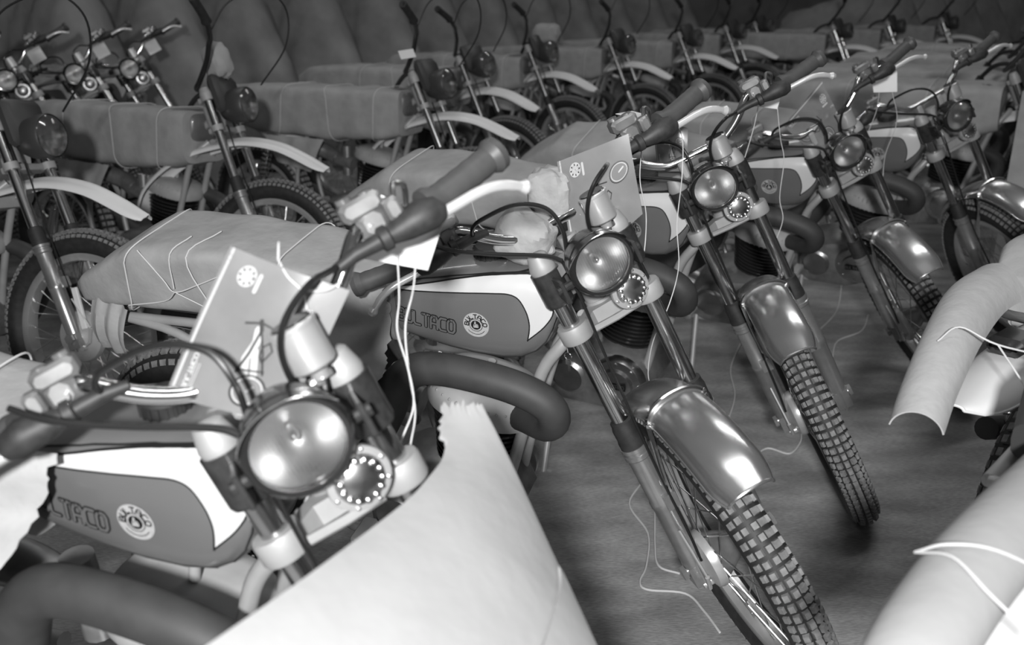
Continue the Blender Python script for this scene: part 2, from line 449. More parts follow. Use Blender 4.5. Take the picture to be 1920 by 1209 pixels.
def mk_ear(sd):
    m = MB(); m.lathe([(.0265, 0), (.0292, .006), (.0292, .072)], F(S_TP - .080, 0, sd * YS), DD, 20)
    m.rbox(F(S_TP - .042, .045, sd * (YS - .004)), (.075, .008, .045), rot_axis(V([0, 1.0, 0]), -RK), .2)
    m.cyl(F(S_TP - .035, .07, sd * (YS + .006)), F(S_TP - .035, .07, sd * .055), .008, 10)
    for q in (.025, .052): m.lathe([(.005, 0), (.005, .004)], F(S_TP - q, .018, sd * (YS + .014)), (0.6, sd, .3), 8)
    return m.mesh('headlight_bracket', 'bracket_dark', 35)
def mk_lower_clamp():
    m = MB()
    for sd in (-1, 1):
        m.lathe([(.030, -.017), (.032, -.013), (.032, .013), (.030, .017)], F(S_LC, 0, sd * YS), DD, 26)
        m.rbox(F(S_LC, -.034, sd * (YS + .004)), (.022, .030, .03), rot_axis(V([0, 1.0, 0]), -RK), .15)
        m.cyl(F(S_LC, -.036, sd * (YS - .02)), F(S_LC, -.036, sd * (YS + .026)), .006, 8)
    R = [[F(S_LC + a, b + fx, y) for a, b in ((-.014, -.02), (.014, -.02), (.014, .018), (-.014, .018))] for y, fx in ((-.055, 0), (-.03, -.03), (.03, -.03), (.055, 0))]
    m.rings(R)
    m.cyl(F(S_LC - .02, -.055, 0), F(S_LC + .02, -.055, 0), .028, 20)
    m.tube([F(S_LC - .004, .03, -.05), F(S_LC - .004, .035, 0), F(S_LC - .004, .03, .05)], .007, 8)
    return m.mesh('lower_clamp', 'clamp_alloy', 35)
def mk_upper_clamp():
    m = MB()
    for sd in (-1, 1): m.lathe([(.027, -.022), (.028, -.016), (.028, 0), (.027, .004)], F(S_TP - .012, 0, sd * YS), DD, 22)
    R = [[F(S_TP - .02 + a, b + fx, y) for a, b in ((-.010, -.022), (.010, -.022), (.010, .02), (-.010, .02))] for y, fx in ((-.06, 0), (-.03, -.03), (.03, -.03), (.06, 0))]
    m.rings(R); m.cyl(F(S_TP - .03, -.055, 0), F(S_TP + .018, -.055, 0), .02, 18)
    for y in (-.045, .045): m.rbox(F(S_TP + .025, -.055, y), (.03, .02, .05), rot_axis(V([0, 1.0, 0]), -RK), .2)
    return m.mesh('upper_clamp', 'clamp_alloy', 35)
BARA = [(.790, -.055, 0), (.790, -.055, .06), (.796, -.055, .09), (.818, -.055, .127), (.842, -.057, .155), (.862, -.068, .18), (.864, -.08, .205), (.846, -.10, .277), (.857, -.140, .405)]
BARB = [(.785, -.05, 0), (.785, -.05, .05), (.80, -.01, .075), (.84, .08, .13), (.875, .15, .19), (.89, .19, .23), (.93, .235, .30), (.985, .27, .40)]
BARB2 = [(.785, -.05, .05), (.80, -.10, .08), (.80, -.18, .12), (.765, -.27, .15), (.70, -.38, .17)]
def bar_path(B):
    if B is BARB: return [F(s, f, -y) for s, f, y in reversed(B[1:])] + [F(*p) for p in [B[0]] + BARB2]
    return [F(s, f, -y) for s, f, y in reversed(B[1:])] + [F(*p) for p in B]
def mk_bar(B, m_='chrome'): return MB().tube(spline(bar_path(B), 5), .0112, 12).mesh('handlebar', m_, 40)
def along(B, sd, y0, y1, n=9):
    P = spline([F(s, f, sd * y) for s, f, y in B], 8); ys = [abs(p[1]) for p in P]
    return [V([np.interp(y, ys, [p[i] for p in P]) for i in range(3)]) for y in np.linspace(y0, y1, n)]
def mk_grip(B, sd, y0, y1):
    P = along(B, sd, y0, y1, 14); m = MB()
    r = [.024, .024, .0195] + [.0188, .0196] * 5 + [.022]
    r = r[:12] + [.025, .0235]
    m.tube(P, r, 18); return m.mesh('grip', 'grip_rubber', 30)
def mk_lever(sd):
    P = spline([F(.842, -.045, sd * .25), F(.838, -.045, sd * .288), F(.8385, -.045, sd * .337), F(.831, -.05, sd * .368), F(.813, -.06, sd * .397)], 5)
    m = MB(); n = len(P); m.tube(P, [.0072] * (n - 3) + [.0065, .007, .0075], 10)
    q = P[-1]; m.lathe([(.001, -.010), (.007, -.008), (.010, 0), (.007, .008), (.001, .010)], q, P[-1] - P[-2], 14)
    return m.mesh('lever', 'lever_alloy', 40)
def mk_boot(sd):
    P = [F(.840, -.045, sd * .135), F(.845, -.045, sd * .165), F(.845, -.045, sd * .198), F(.845, -.045, sd * .2005), F(.845, -.045, sd * .211), F(.845, -.045, sd * .2135), F(.846, -.045, sd * .235), F(.847, -.045, sd * .258), F(.843, -.045, sd * .276), F(.838, -.045, sd * .288)]
    m = MB(); m.tube(P, [.007, .0095, .011, .0165, .0165, .0125, .019, .022, .020, .010], 16)
    return m.mesh('lever_boot', 'rubber_worn', 40)
def mk_perch(sd):
    m = MB(); R = rot_axis(V([0, 1.0, 0]), -RK)
    m.rbox(F(.866, -.078, sd * .205), (.045, .04, .045), R, .2)
    m.rbox(F(.890, -.07, sd * .20), (.035, .055, .025), R, .2)
    m.rbox(F(.872, -.05, sd * .232), (.025, .02, .03), R, .2)
    m.cyl(F(.89, -.075, sd * .185), F(.908, -.075, sd * .185), .010, 12)
    m.cyl(F(.89, -.065, sd * .212), F(.905, -.065, sd * .212), .009, 12)
    m.tube([F(.86, -.07, sd * .19), F(.85, -.06, sd * .165), F(.835, -.06, sd * .155)], .006, 8)
    m.cyl(F(.85, -.11, sd * .215), F(.85, -.04, sd * .215), .005, 8)
    m.cyl(F(.862, -.10, sd * .20), F(.862, -.045, sd * .20), .004, 8)
    return m.mesh('lever_perch', 'dark_alloy', 30)
def mk_loop(sd):
    P = spline([F(.862, -.09, sd * .255), F(.885, -.08, sd * .262), F(.895, -.07, sd * .25), F(.88, -.06, sd * .24), F(.862, -.075, sd * .245)], 5)
    return MB().tube(P, .004, 8).mesh('cable_adjuster', 'alloy', 40)
# headlight
HLA = F(.722, .108, 0); HAX = V([math.cos(.24), 0, math.sin(.24)])
def hs(mb):
    mb.v = [tuple(HLA + (V(p) - HLA) * .87) for p in mb.v]; return mb
def mk_shell():
    m = MB(); m.lathe([(.012, -.098), (.035, -.090), (.056, -.068), (.066, -.038), (.068, -.010), (.069, 0)], HLA, HAX, 40, cap1=False)
    return hs(m).mesh('headlight', 'black_paint', 40)
def mk_hrim():
    m = MB(); m.lathe([(.066, -.012), (.071, -.010), (.0725, -.002), (.0715, .006), (.066, .012), (.0605, .011), (.0595, .004), (.062, -.004)], HLA, HAX, 44, loop=True)
    return hs(m).mesh('headlight_rim', 'black_paint', 40)
def mk_visor():
    e2 = V([0, 1.0, 0]); e3 = np.cross(HAX, e2); e3 = e3 if e3[2] > 0 else -e3; G = []
    for i in range(17):
        a = math.radians(20 + 140 * i / 16); row = []
        for j in range(4):
            t = j / 3; rr = .071 + .003 * t; dep = .002 + .028 * t * (math.sin((a - math.radians(20)) / math.radians(140) * math.pi)) ** .6
            row.append(HLA + HAX * dep + rr * (math.cos(a) * e2 + math.sin(a) * e3))
        G.append(row)
    m = MB().sheet(G, .0016); return hs(m).mesh('headlight_peak', 'black_paint', 40)
def mk_visor_edge():
    e2 = V([0, 1.0, 0]); e3 = np.cross(HAX, e2); e3 = e3 if e3[2] > 0 else -e3; P = []
    for i in range(25):
        a = math.radians(22 + 136 * i / 24)
        P.append(HLA + HAX * (.002 + .028 * math.sin((a - math.radians(20)) / math.radians(140) * math.pi) ** .6) + .0745 * (math.cos(a) * e2 + math.sin(a) * e3))
    return hs(MB().tube(P, .0014, 6)).mesh('peak_edge', 'chrome', 40)
def mk_reflector():
    prof = [(.060 * math.sqrt(k / 10) if k else .004, -.055 + .055 * k / 10) for k in range(11)]
    m = MB(); n = 48; R = []
    e2 = V([0, 1.0, 0]); e3 = np.cross(HAX, e2)
    for r, h in prof: R.append([HLA + HAX * h + r * (math.cos(k * 2 * math.pi / n) * e2 + math.sin(k * 2 * math.pi / n) * e3) for k in range(n)])
    m.rings(R, cap1=False)
    m.lathe([(.006, -.05), (.008, -.03), (.005, -.02), (.0001, -.018)], HLA, HAX, 14)
    return hs(m).mesh('reflector', 'reflector', 60)
def mk_lens():
    e2 = V([0, 1.0, 0]); e3 = np.cross(HAX, e2); n = 128; R = []
    for r in np.linspace(.0605, .0005, 60):
        ring = []
        for k in range(n):
            a = 2 * math.pi * k / n; y = r * math.cos(a); z = r * math.sin(a)
            h = .004 + .011 * (1 - (r / .0605) ** 2) + (-.0011 * math.sin(y * 2 * math.pi / .0052) if r < .058 else 0)
            ring.append(HLA + HAX * h + y * e2 + z * e3)
        R.append(ring)
    back = [[HLA + HAX * .001 + r * (math.cos(2 * math.pi * k / n) * e2 + math.sin(2 * math.pi * k / n) * e3) for k in range(n)] for r in (.0005, .0605)]
    return hs(MB().rings(back + R, loop=False)).mesh('lens', 'glass', 60)
HNC = F(.640, .070, .036); HNX = V([.93, 0.12, .34])
def mk_horn():
    m = MB(); m.lathe([(.020, -.03), (.026, -.026), (.030, -.012), (.0385, -.006), (.0395, 0), (.0385, .004), (.031, .005)], HNC, HNX, 36)
    return m.mesh('horn', 'satin_alloy', 35)
def mk_hornface():
    m = MB(); m.lathe([(.031, .004), (.029, .009), (.022, .013), (.012, .016), (.0001, .017)], HNC, HNX, 36)
    ax = HNX / np.linalg.norm(HNX); u = np.cross(ax, (0, 0, 1.0)); u /= np.linalg.norm(u); w2 = np.cross(ax, u)
    for k in range(14):
        a = 2 * math.pi * k / 14; c = HNC + ax * .012 + .0245 * (math.cos(a) * u + math.sin(a) * w2)
        m.lathe([(.0042, -.004), (.0036, .003), (.0001, .005)], c, ax, 8)
    for k in range(8):
        a = 2 * math.pi * k / 8 + .2; c = HNC + ax * .003 + .035 * (math.cos(a) * u + math.sin(a) * w2)
        m.lathe([(.0028, 0), (.0022, .004), (.0001, .005)], c, ax, 8)
    return m.mesh('horn_face', 'alloy', 35)
SPO = F(.775, .035, .058)
def mk_speedo(): return MB().lathe([(.010, -.022), (.012, -.008), (.0245, -.006), (.0268, -.0035), (.0268, .044), (.028, .045), (.028, .049), (.0262, .051)], SPO, DD, 32).mesh('speedometer', 'satin_alloy', 35)
def mk_speedo_top():
    m = MB(); m.lathe([(.0262, .050), (.0235, .053), (.0001, .0535)], SPO, DD, 32)
    return m.mesh('speedometer_glass', 'black_paint', 35)
def mk_speedo_bracket():
    m = MB(); R = rot_axis(V([0, 1.0, 0]), -RK)
    m.rbox(F(.752, .02, .05), (.06, .02, .006), R, .2)
    for y in (.045, .068): m.lathe([(.006, 0), (.006, .008)], F(.752, .035, y), DD, 6)
    m.tube([F(.752, .04, .058), F(.735, .05, .05), F(.72, .04, .03)], .005, 8)
    return m.mesh('speedometer_bracket', 'alloy', 35)
def cable(pts, r=.0042): return MB().tube(spline(pts, 7), r, 8).mesh('cable', 'cable_black', 40)
# front mudguard: strip lofted along a path in the fork plane
def strip_guard(path, hw, drop, name, m_, ridge=0.0, lip=.004, taper=None, th=.0022):
    P = spline([V(p, float) for p in path], 5); n = len(P); G = []
    for i, p in enumerate(P):
        t = P[min(i + 1, n - 1)] - P[max(i - 1, 0)]; t /= np.linalg.norm(t)
        up = np.cross(t, V([0, 1.0, 0])); up = up / np.linalg.norm(up)
        if up @ (p - V([p[0], 0, p[2]]) + p - MG['c']) < 0: up = -up
        k = taper(i / (n - 1)) if taper else 1
        row = []
        for j in range(17):
            q = -1 + 2 * j / 16; yy = hw * k * math.sin(q * math.pi / 2 * .98) if abs(q) < 1 else hw * k * q
            dz = -drop * k * (1 - math.cos(q * math.pi / 2)) ** 1.15
            if ridge and abs(q) < .3: dz += ridge * math.cos(q / .3 * math.pi / 2) ** 2
            row.append(p + up * dz + V([0, yy, 0]))
        G.append(row)
    m = MB().sheet(G, th)
    if lip:
        for j in (0, 16): m.tube([g[j] for g in G], lip, 7)
        m.tube(G[-1], lip, 7); m.tube(G[0], lip, 7)
    return m.mesh(name, m_, 50)
MG = {'c': AX}
GA = [F(.27, -.245, 0), F(.34, -.17, 0), F(.392, -.07, 0), F(.425, .03, 0), F(.437, .13, 0), F(.42, .225, 0), F(.383, .31, 0), F(.335, .375, 0)]
def mk_front_guard_A(): return strip_guard(GA, .058, .032, 'front_mudguard', 'mudguard_steel', 0, .0032, lambda t: 1 if t < .9 else 1 - .22 * ((t - .9) / .1) ** 2)
def mk_stay_A():
    m = MB(); c = F(.445, .14, 0); P = []
    for k in range(13):
        q = -1 + k / 6; P.append(F(.4425 - .037 * (1 - math.cos(q * math.pi / 2)) ** 1.1, .135, .0625 * math.sin(q * math.pi / 2)))
    a = [F(.20, .02, -.06), F(.27, .06, -.063), F(.34, .105, -.064)]; b = [F(.34, .105, .064), F(.27, .06, .063), F(.20, .02, .06)]
    m.tube(spline(a + P + b, 3), .0055, 8)
    return m.mesh('mudguard_stay', 'chrome', 40)
GB = [F(.40, -.56, 0), F(.498, -.475, 0), F(.551, -.35, 0), F(.568, -.22, 0), F(.56, -.10, 0), F(.527, .06, 0), F(.455, .20, 0), F(.365, .30, 0), F(.285, .37, 0)]
def mk_front_guard_B(): return strip_guard(GB, .062, .03, 'front_mudguard', 'plastic_white', .009, .0025, lambda t: 1 - .25 * t if t < .9 else (1 - .25 * t) * math.sqrt(max(.3, 1 - .7 * ((t - .9) / .1) ** 2)))
def mk_nacelle_B():
    m = MB()
    o = F(.655, .125, 0); ax = V([.95, 0, .18])
    m.lathe([(.02, -.13), (.05, -.11), (.068, -.07), (.074, -.03), (.074, 0), (.07, .006)], o, ax, 32, cap1=False)
    m.rbox(F(.73, .04, 0), (.05, .17, .16), rot_axis(V([0, 1.0, 0]), -RK), .3)
    return m.mesh('headlight', 'plastic_dark', 40)
def mk_lens_B(): return MB().lathe([(.068, .005), (.055, .015), (.03, .021), (.0001, .023)], F(.655, .125, 0), (.95, 0, .18), 32).mesh('lens', 'glass', 50)
def mk_refl_B():
    m = MB(); m.lathe([(.0001, -.03), (.04, -.02), (.067, .004)], F(.655, .125, 0), (.95, 0, .18), 32, cap1=False); return m.mesh('reflector', 'reflector', 50)
def mk_plate_clamp_B(s):
    m = MB()
    for sd in (-1, 1): m.lathe([(.026, -.012), (.026, .012)], F(s, 0, sd * YS), DD, 18)
    m.rbox(F(s, -.02, 0), (.05, .17, .022), rot_axis(V([0, 1.0, 0]), -RK), .15)
    return m.mesh('fork_clamp', 'clamp_alloy', 35)
def mk_torque_B():
    m = MB(); m.rbox(F(.085, .055, -.078), (.022, .012, .14), rot_axis(V([0, 1.0, 0]), -RK + .12), .2)
    return m.mesh('torque_link', 'plastic_white', 35)

# ---- frame, engine, exhaust and the rear
def mk_frame():
    m = MB(); hb = AX + DD * S_LC - NN * .055; ht = AX + DD * (S_TP - .03) - NN * .055
    m.tube([hb, ht], .026, 16)
    for s in (-1, 1):
        m.tube(spline([(.985, s * .012, .84), (.955, s * .045, .80), (.915, s * .055, .742), (.872, s * .058, .616), (.83, s * .065, .48), (.785, s * .08, .34), (.72, s * .09, .27), (.60, s * .1, .25), (.42, s * .1, .26), (.33, s * .09, .34)], 4), .0135, 12)
        m.tube(spline([(.33, s * .09, .34), (.30, s * .09, .50), (.36, s * .085, .70), (.46, s * .06, .78)], 4), .012, 10)
        m.tube(spline([(.30, s * .09, .52), (.18, s * .1, .66), (.05, s * .1, .745), (-.12, s * .09, .77)], 4), .011, 10)
        m.tube([(.46, s * .06, .78), (.2, s * .09, .775), (-.12, s * .09, .77)], .011, 10)
    m.tube(spline([(.98, 0, .92), (.80, 0, .80), (.62, 0, .775), (.46, 0, .77)], 4), .016, 12)
    m.tube([(.46, -.07, .78), (.46, .07, .78)], .011, 10); m.tube([(.33, -.1, .34), (.33, .1, .34)], .014, 10)
    m.tube([(-.12, -.09, .77), (-.12, .09, .77)], .010, 10)
    return m.mesh('frame', 'frame_silver', 40)
def mk_engine():
    m = MB(); prof = [(.47, .26), (.52, .235), (.70, .23), (.80, .27), (.83, .34), (.80, .42), (.72, .46), (.62, .45), (.52, .42), (.47, .36)]
    R = [[(.65 + (x - .65) * k, y, .35 + (z - .35) * k) for x, z in prof] for y, k in ((-.13, .7), (-.12, .88), (-.085, 1), (.085, 1), (.12, .88), (.13, .7))]
    m.rings(R); return m.mesh('engine', 'dark_alloy', 40)
def mk_cover(side):
    m = MB(); ax = (0, side, 0)
    m.lathe([(.085, 0), (.085, .02), (.078, .03), (.055, .033), (.05, .044), (.02, .05), (.0001, .051)], (.735, side * .115, .36), ax, 36)
    m.lathe([(.06, 0), (.06, .018), (.05, .026), (.0001, .028)], (.565, side * .115, .345), ax, 28)
    for k in range(8):
        a = k * math.pi / 4; m.lathe([(.006, 0), (.006, .004)], (.735 + .068 * math.cos(a), side * .145, .36 + .068 * math.sin(a)), ax, 8)
    return m.mesh('engine_cover', 'alloy', 35)
def mk_cover_text():
    m = MB()
    f = lambda x, z: V([x, -.1665, z])
    R = [[f(.70, .352), f(.70, .376)], [f(.772, .352), f(.772, .376)]]; m.rings(R, closed=False)
    return m.mesh('cover_plate', 'line_black', 50)
def mk_cover_letters():
    m = MB()
    for l in text_strokes('BULTACO', .704, .358, .768, .358, .012): ribbon(m, l, .0022, lambda x, z: V([x, -.168, z]))
    return m.mesh('cover_lettering', 'alloy', 50)
CYA = V([.23, 0, .97]) / np.linalg.norm([.23, 0, .97])
def mk_cylinder():
    m = MB(); o = V([.715, 0, .44])
    m.lathe([(.05, 0), (.05, .16)], o, CYA, 20)
    for k in range(9):
        c = o + CYA * (.02 + k * .016); r = .085 + .0025 * k
        R = []
        for h in (-.003, .003):
            ring = []
            for q in range(28):
                a = 2 * math.pi * q / 28; ring.append(c + CYA * h + V([1.1 * r * math.cos(a) * CYA[2], .95 * r * math.sin(a), -1.1 * r * math.cos(a) * CYA[0]]))
            R.append(ring)
        m.rings(R)
    return m.mesh('cylinder', 'black_paint', 40)
def mk_head():
    m = MB(); o = V([.715, 0, .44]) + CYA * .165
    def se(c, s, p=2.6): return math.copysign(abs(c) ** (2 / p), c), math.copysign(abs(s) ** (2 / p), s)
    R = []
    for k, h in ((.86, 0), (.98, .008), (1, .022), (.96, .045), (.85, .062), (.6, .072), (.2, .076)):
        ring = []
        for q in range(36):
            c, s = se(math.cos(2 * math.pi * q / 36), math.sin(2 * math.pi * q / 36))
            ring.append(o + CYA * h + V([.128 * k * c * CYA[2], .105 * k * s, -.128 * k * c * CYA[0]]))
        R.append(ring)
    m.rings(R)
    for q in range(-6, 7):
        x = q * .018; L = .10 * math.sqrt(max(0.05, 1 - (x / .135) ** 2))
        c = o + CYA * .028 + V([x * CYA[2], 0, -x * CYA[0]])
        m.rbox(c, (.006, 2 * L + .006, .05), rot_axis(V([0, 1.0, 0]), .233), .3)
    m.cyl(o + CYA * .07, o + CYA * .115, .009, 10)
    return m.mesh('cylinder_head', 'engine_pale', 40)
EXA = [(.80, -.03, .60), (.87, -.07, .622), (.935, -.12, .648), (.966, -.15, .69), (.955, -.160, .732), (.90, -.164, .762), (.82, -.166, .780), (.735, -.166, .786), (.675, -.165, .772), (.63, -.165, .725), (.59, -.168, .655), (.53, -.172, .585), (.43, -.172, .53), (.32, -.17, .53), (.20, -.165, .585), (.06, -.155, .66)]
def mk_exhaust():
    P = spline(EXA, 5); r = np.interp(np.linspace(0, 15, len(P)), range(16), [.024, .028, .031, .033, .034, .034, .034, .034, .035, .038, .046, .056, .062, .056, .04, .024])
    return MB().tube(P, list(r), 18).mesh('exhaust', 'exhaust_black', 50)
def mk_exhaust_B():
    P = spline([(.80, .03, .60), (.88, .08, .60), (.95, .11, .55), (.93, .13, .45), (.80, .15, .33), (.62, .16, .28), (.45, .16, .30), (.25, .16, .38), (.02, .16, .45)], 5)
    r = np.interp(np.linspace(0, 8, len(P)), range(9), [.024, .028, .034, .045, .058, .06, .05, .032, .028])
    return MB().tube(P, list(r), 16).mesh('exhaust', 'exhaust_black', 50)
def mk_carb():
    m = MB(); m.cyl((.60, 0, .58), (.50, 0, .60), .035, 16); m.cyl((.56, 0, .52), (.56, 0, .67), .026, 14)
    m.tube(spline([(.50, 0, .60), (.44, 0, .63), (.36, -.03, .66)], 4), .04, 14)
    return m.mesh('carburettor', 'dark_alloy', 40)
def mk_swingarm():
    m = MB()
    for s in (-1, 1):
        m.tube([(.36, s * .09, .36), (.1, s * .1, .34), (-.03, s * .1, .33)], .017, 10); m.cyl((0, s * .06, .33), (0, s * .125, .33), .012, 10); m.lathe([(.018, 0), (.018, .012)], (0, s * .118, .33), (0, s, 0), 6)
    return m.mesh('swingarm', 'frame_silver', 40)
def mk_shock(s):
    m = MB(); a = V([.06, s * .125, .37]); b = V([.17, s * .125, .70]); m.tube([a, b], .012, 10); m.tube([a + (b - a) * .0, a + (b - a) * .4], .022, 12)
    L = b - a; u = L / np.linalg.norm(L); e1 = V([0, 1.0, 0]); e2 = np.cross(u, e1); P = []
    for k in range(9 * 8 + 1):
        t = .3 + .62 * k / 72; an = 2 * math.pi * k / 8; P.append(a + L * t + .026 * (math.cos(an) * e1 + math.sin(an) * e2))
    m.tube(P, .0042, 6); return m.mesh('shock_absorber', 'steel_tube', 40)
def mk_rear_guard(tail):
    MG['c'] = V([0, 0, .33])
    p = [(.34, 0, .62), (.25, 0, .72), (.08, 0, .775), (-.12, 0, .79), (-.30, 0, .785), (-.45, 0, .765), (tail, 0, .74)]
    r = strip_guard(p, .068, .035, 'rear_mudguard', 'plastic_white', 0, .003, lambda t: 1 if t < .8 else math.sqrt(max(.04, 1 - .96 * ((t - .8) / .2) ** 2)))
    MG['c'] = AX; return r
def mk_seat():
    m = MB(); R = []
    for x, zb, zt, hw in ((.56, .80, .86, .07), (.5, .79, .895, .1), (.25, .785, .90, .105), (.02, .785, .90, .1), (-.06, .785, .85, .085)):
        R.append([(x, hw * math.copysign(abs(math.cos(t)) ** .5, math.cos(t)), (zb + zt) / 2 + (zt - zb) / 2 * math.copysign(abs(math.sin(t)) ** .5, math.sin(t))) for t in [2 * math.pi * k / 20 for k in range(20)]])
    m.rings(R); return m.mesh('seat', 'seat_black', 45)
def mk_stand(sd, L):
    m = MB(); a = V([.50, sd * .11, .27]); b = V([.52, sd * (.11 + L[0]), L[1]]); m.tube([a, b], .010, 10); m.rbox(b + V([0, 0, .006]), (.05, .04, .008), None, .2)
    return m.mesh('side_stand', 'frame_silver', 40)
def mk_peg(s):
    m = MB(); m.tube([(.50, s * .10, .30), (.50, s * .21, .32)], .011, 8); m.rbox((.50, s * .18, .325), (.035, .08, .02), None, .2); return m.mesh('footpeg', 'frame_silver', 35)
def mk_kick(s):
    m = MB(); m.tube(spline([(.56, s * .14, .34), (.53, s * .17, .40), (.50, s * .175, .52)], 4), .009, 8); m.tube([(.50, s * .165, .52), (.50, s * .24, .53)], .010, 8); return m.mesh('kick_start', 'alloy', 40)
def mk_tail_light(tail):
    m = MB(); m.rbox((tail + .22, 0, .805), (.09, .07, .035), None, .3); return m.mesh('tail_light', 'black_paint', 35)

FR, RR_ = .2665, .2286
def wheel_parts(front, individual, A=True):
    rim = FR + .012 if front else RR_ + .012
    ro = ZA if front else .33; hw = .040 if front else .055
    kids = [('tyre', MESH['tyre_f' if front else 'tyre_r'], None), ('tread_knobs', MESH['knob_f' if front else 'knob_r'], None), ('hub', MESH['hub'], None)]
    if front: kids.append(('brake_plate', MESH['brake' if A else 'brakeB'], None))
    if individual:
        for a, b in spokes_geo(rim, .052, .042):
            d = b - a; L = np.linalg.norm(d); u = d / L; e = np.cross(u, V([0, 0, 1.0]));
            if np.linalg.norm(e) < .05: e = np.cross(u, V([0, 1.0, 0]))
            e /= np.linalg.norm(e)
            kids.append(('spoke', MESH['spoke_f'], M4(np.stack([u, e, np.cross(u, e)], 1), a)))
    else: kids.append(('spokes', MESH['spokes_f' if front else 'spokes_r'], None))
    return kids
MESH = {}
MESH['tyre_f'] = mk_tyre(FR + .012, ZA, .040, 88).mesh('tyre', 'rubber', 40)
MESH['tyre_r'] = mk_tyre(RR_ + .012, .33, .055, 80).mesh('tyre', 'rubber', 40)
MESH['knob_f'] = mk_knobs(ZA, .040, 96); MESH['knob_r'] = mk_knobs(.33, .055, 66, 1.35)
MESH['hub'] = mk_hub(); MESH['brake'] = mk_brake(.066); MESH['brakeB'] = mk_brake(.088)
MESH['spokes_f'] = mk_spokes(FR + .012, .052, .042); MESH['spokes_r'] = mk_spokes(RR_ + .012, .052, .042)
_a, _b = spokes_geo(FR + .012, .052, .042)[0]
MESH['spoke_f'] = mk_spoke_unit(float(np.linalg.norm(_b - _a)))
MESH['rim_f'] = mk_rim(FR + .012); MESH['rim_r'] = mk_rim(RR_ + .012)
T_F = M4(np.eye(3), AX); T_R = M4(np.eye(3), (0, 0, .33))

# part list entries: (name, mesh, steered, local matrix or None, [(child name, mesh, matrix)])
def parts_A():
    d, l, h = mk_badge(-1); d2, l2, h2 = mk_badge(1); la, lb = mk_letters(-1)
    P = [('frame', mk_frame(), 0, None, []),
         ('fuel_tank', mk_tank(), 0, None, [('tank_stripe', mk_stripe(-1), None), ('tank_stripe', mk_stripe(1), None), ('stripe_outline', mk_stripe_line(-1), None), ('stripe_outline', mk_stripe_line(1), None),
            ('badge', d, None), ('badge_lettering', l, None), ('badge_thumb', h, None), ('badge', d2, None), ('badge_lettering', l2, None), ('lettering', la, None), ('lettering_fill', lb, None), ('filler_cap', mk_cap(), None)]),
         ('seat', mk_seat(), 0, None, []),
         ('engine', mk_engine(), 0, None, [('engine_cover', mk_cover(-1), None), ('engine_cover', mk_cover(1), None), ('cover_plate', mk_cover_text(), None), ('cover_lettering', mk_cover_letters(), None), ('cylinder', mk_cylinder(), None), ('cylinder_head', mk_head(), None), ('kick_start', mk_kick(1), None)]),
         ('exhaust', mk_exhaust(), 0, None, []), ('carburettor', mk_carb(), 0, None, []), ('swingarm', mk_swingarm(), 0, None, []),
         ('shock_absorber', mk_shock(-1), 0, None, []), ('shock_absorber', mk_shock(1), 0, None, []),
         ('footpeg', mk_peg(-1), 0, None, []), ('footpeg', mk_peg(1), 0, None, []),
         ('side_stand', mk_stand(-1, (.17, .055)), 0, None, []),
         ('rear_mudguard', mk_rear_guard_short(), 0, None, [])]
    for sd in (-1, 1):
        P.append(('fork_leg', mk_slider(sd), 1, None, [('stanchion', mk_stanchion(sd), None), ('dust_seal', mk_seal(sd), None), ('fork_cap', mk_cap_top(sd), None)]))
        P.append(('headlight_bracket', mk_ear(sd), 1, None, []))
    P += [('lower_clamp', mk_lower_clamp(), 1, None, []), ('upper_clamp', mk_upper_clamp(), 1, None, []),
          ('handlebar', mk_bar(BARA), 1, None, [('grip', mk_grip(BARA, -1, .275, .405), None), ('grip', mk_grip(BARA, 1, .275, .405), None), ('lever', mk_lever(-1), None), ('lever', mk_lever(1), None), ('lever_boot', mk_boot(-1), None), ('lever_boot', mk_boot(1), None), ('lever_perch', mk_perch(-1), None), ('lever_perch', mk_perch(1), None), ('cable_adjuster', mk_loop(1), None)]),
          ('headlight', mk_shell(), 1, None, [('headlight_rim', mk_hrim(), None), ('headlight_peak', mk_visor(), None), ('peak_edge', mk_visor_edge(), None), ('reflector', mk_reflector(), None), ('lens', mk_lens(), None)]),
          ('horn', mk_horn(), 1, None, [('horn_face', mk_hornface(), None)]),
          ('speedometer', mk_speedo(), 1, None, [('speedometer_glass', mk_speedo_top(), None), ('speedometer_bracket', mk_speedo_bracket(), None)]),
          ('front_mudguard', mk_front_guard_A(), 1, None, [('mudguard_stay', mk_stay_A(), None)]),
          ('cable', cable([F(.842, -.045, .14), F(.849, -.005, .12), F(.855, .036, .10), F(.845, .055, .068), F(.826, .06, .044), F(.794, .045, .030), F(.745, .02, .025)]), 1, None, []),
          ('cable', cable([F(.845, -.045, -.165), F(.866, -.02, -.16), F(.876, 0, -.138), F(.876, .03, -.078), F(.847, .05, -.034), F(.802, .06, -.026), F(.752, .05, -.036)]), 1, None, []),
          ('cable', cable([F(.886, -.02, -.25), F(.853, 0, -.215), F(.808, .02, -.145), F(.767, .04, -.073), F(.745, .05, -.050)]), 1, None, []),
          ('cable', cable([F(.74, .02, -.045), F(.66, .055, -.052), F(.55, .05, -.058), F(.40, .035, -.062), F(.25, .03, -.066), F(.12, .05, -.07), F(.045, .06, -.075)], .003), 1, None, []),
          ('front_wheel', MESH['rim_f'], 1, T_F, 'wheel_f'), ('rear_wheel', MESH['rim_r'], 0, T_R, 'wheel_r')]
    return P
def mk_rear_guard_short():
    MG['c'] = V([0, 0, .33])
    r = strip_guard([(.34, 0, .62), (.25, 0, .715), (.08, 0, .762), (-.08, 0, .765), (-.20, 0, .735)], .06, .03, 'rear_mudguard', 'chrome', 0, .003)
    MG['c'] = AX; return r
TAILB = -.58
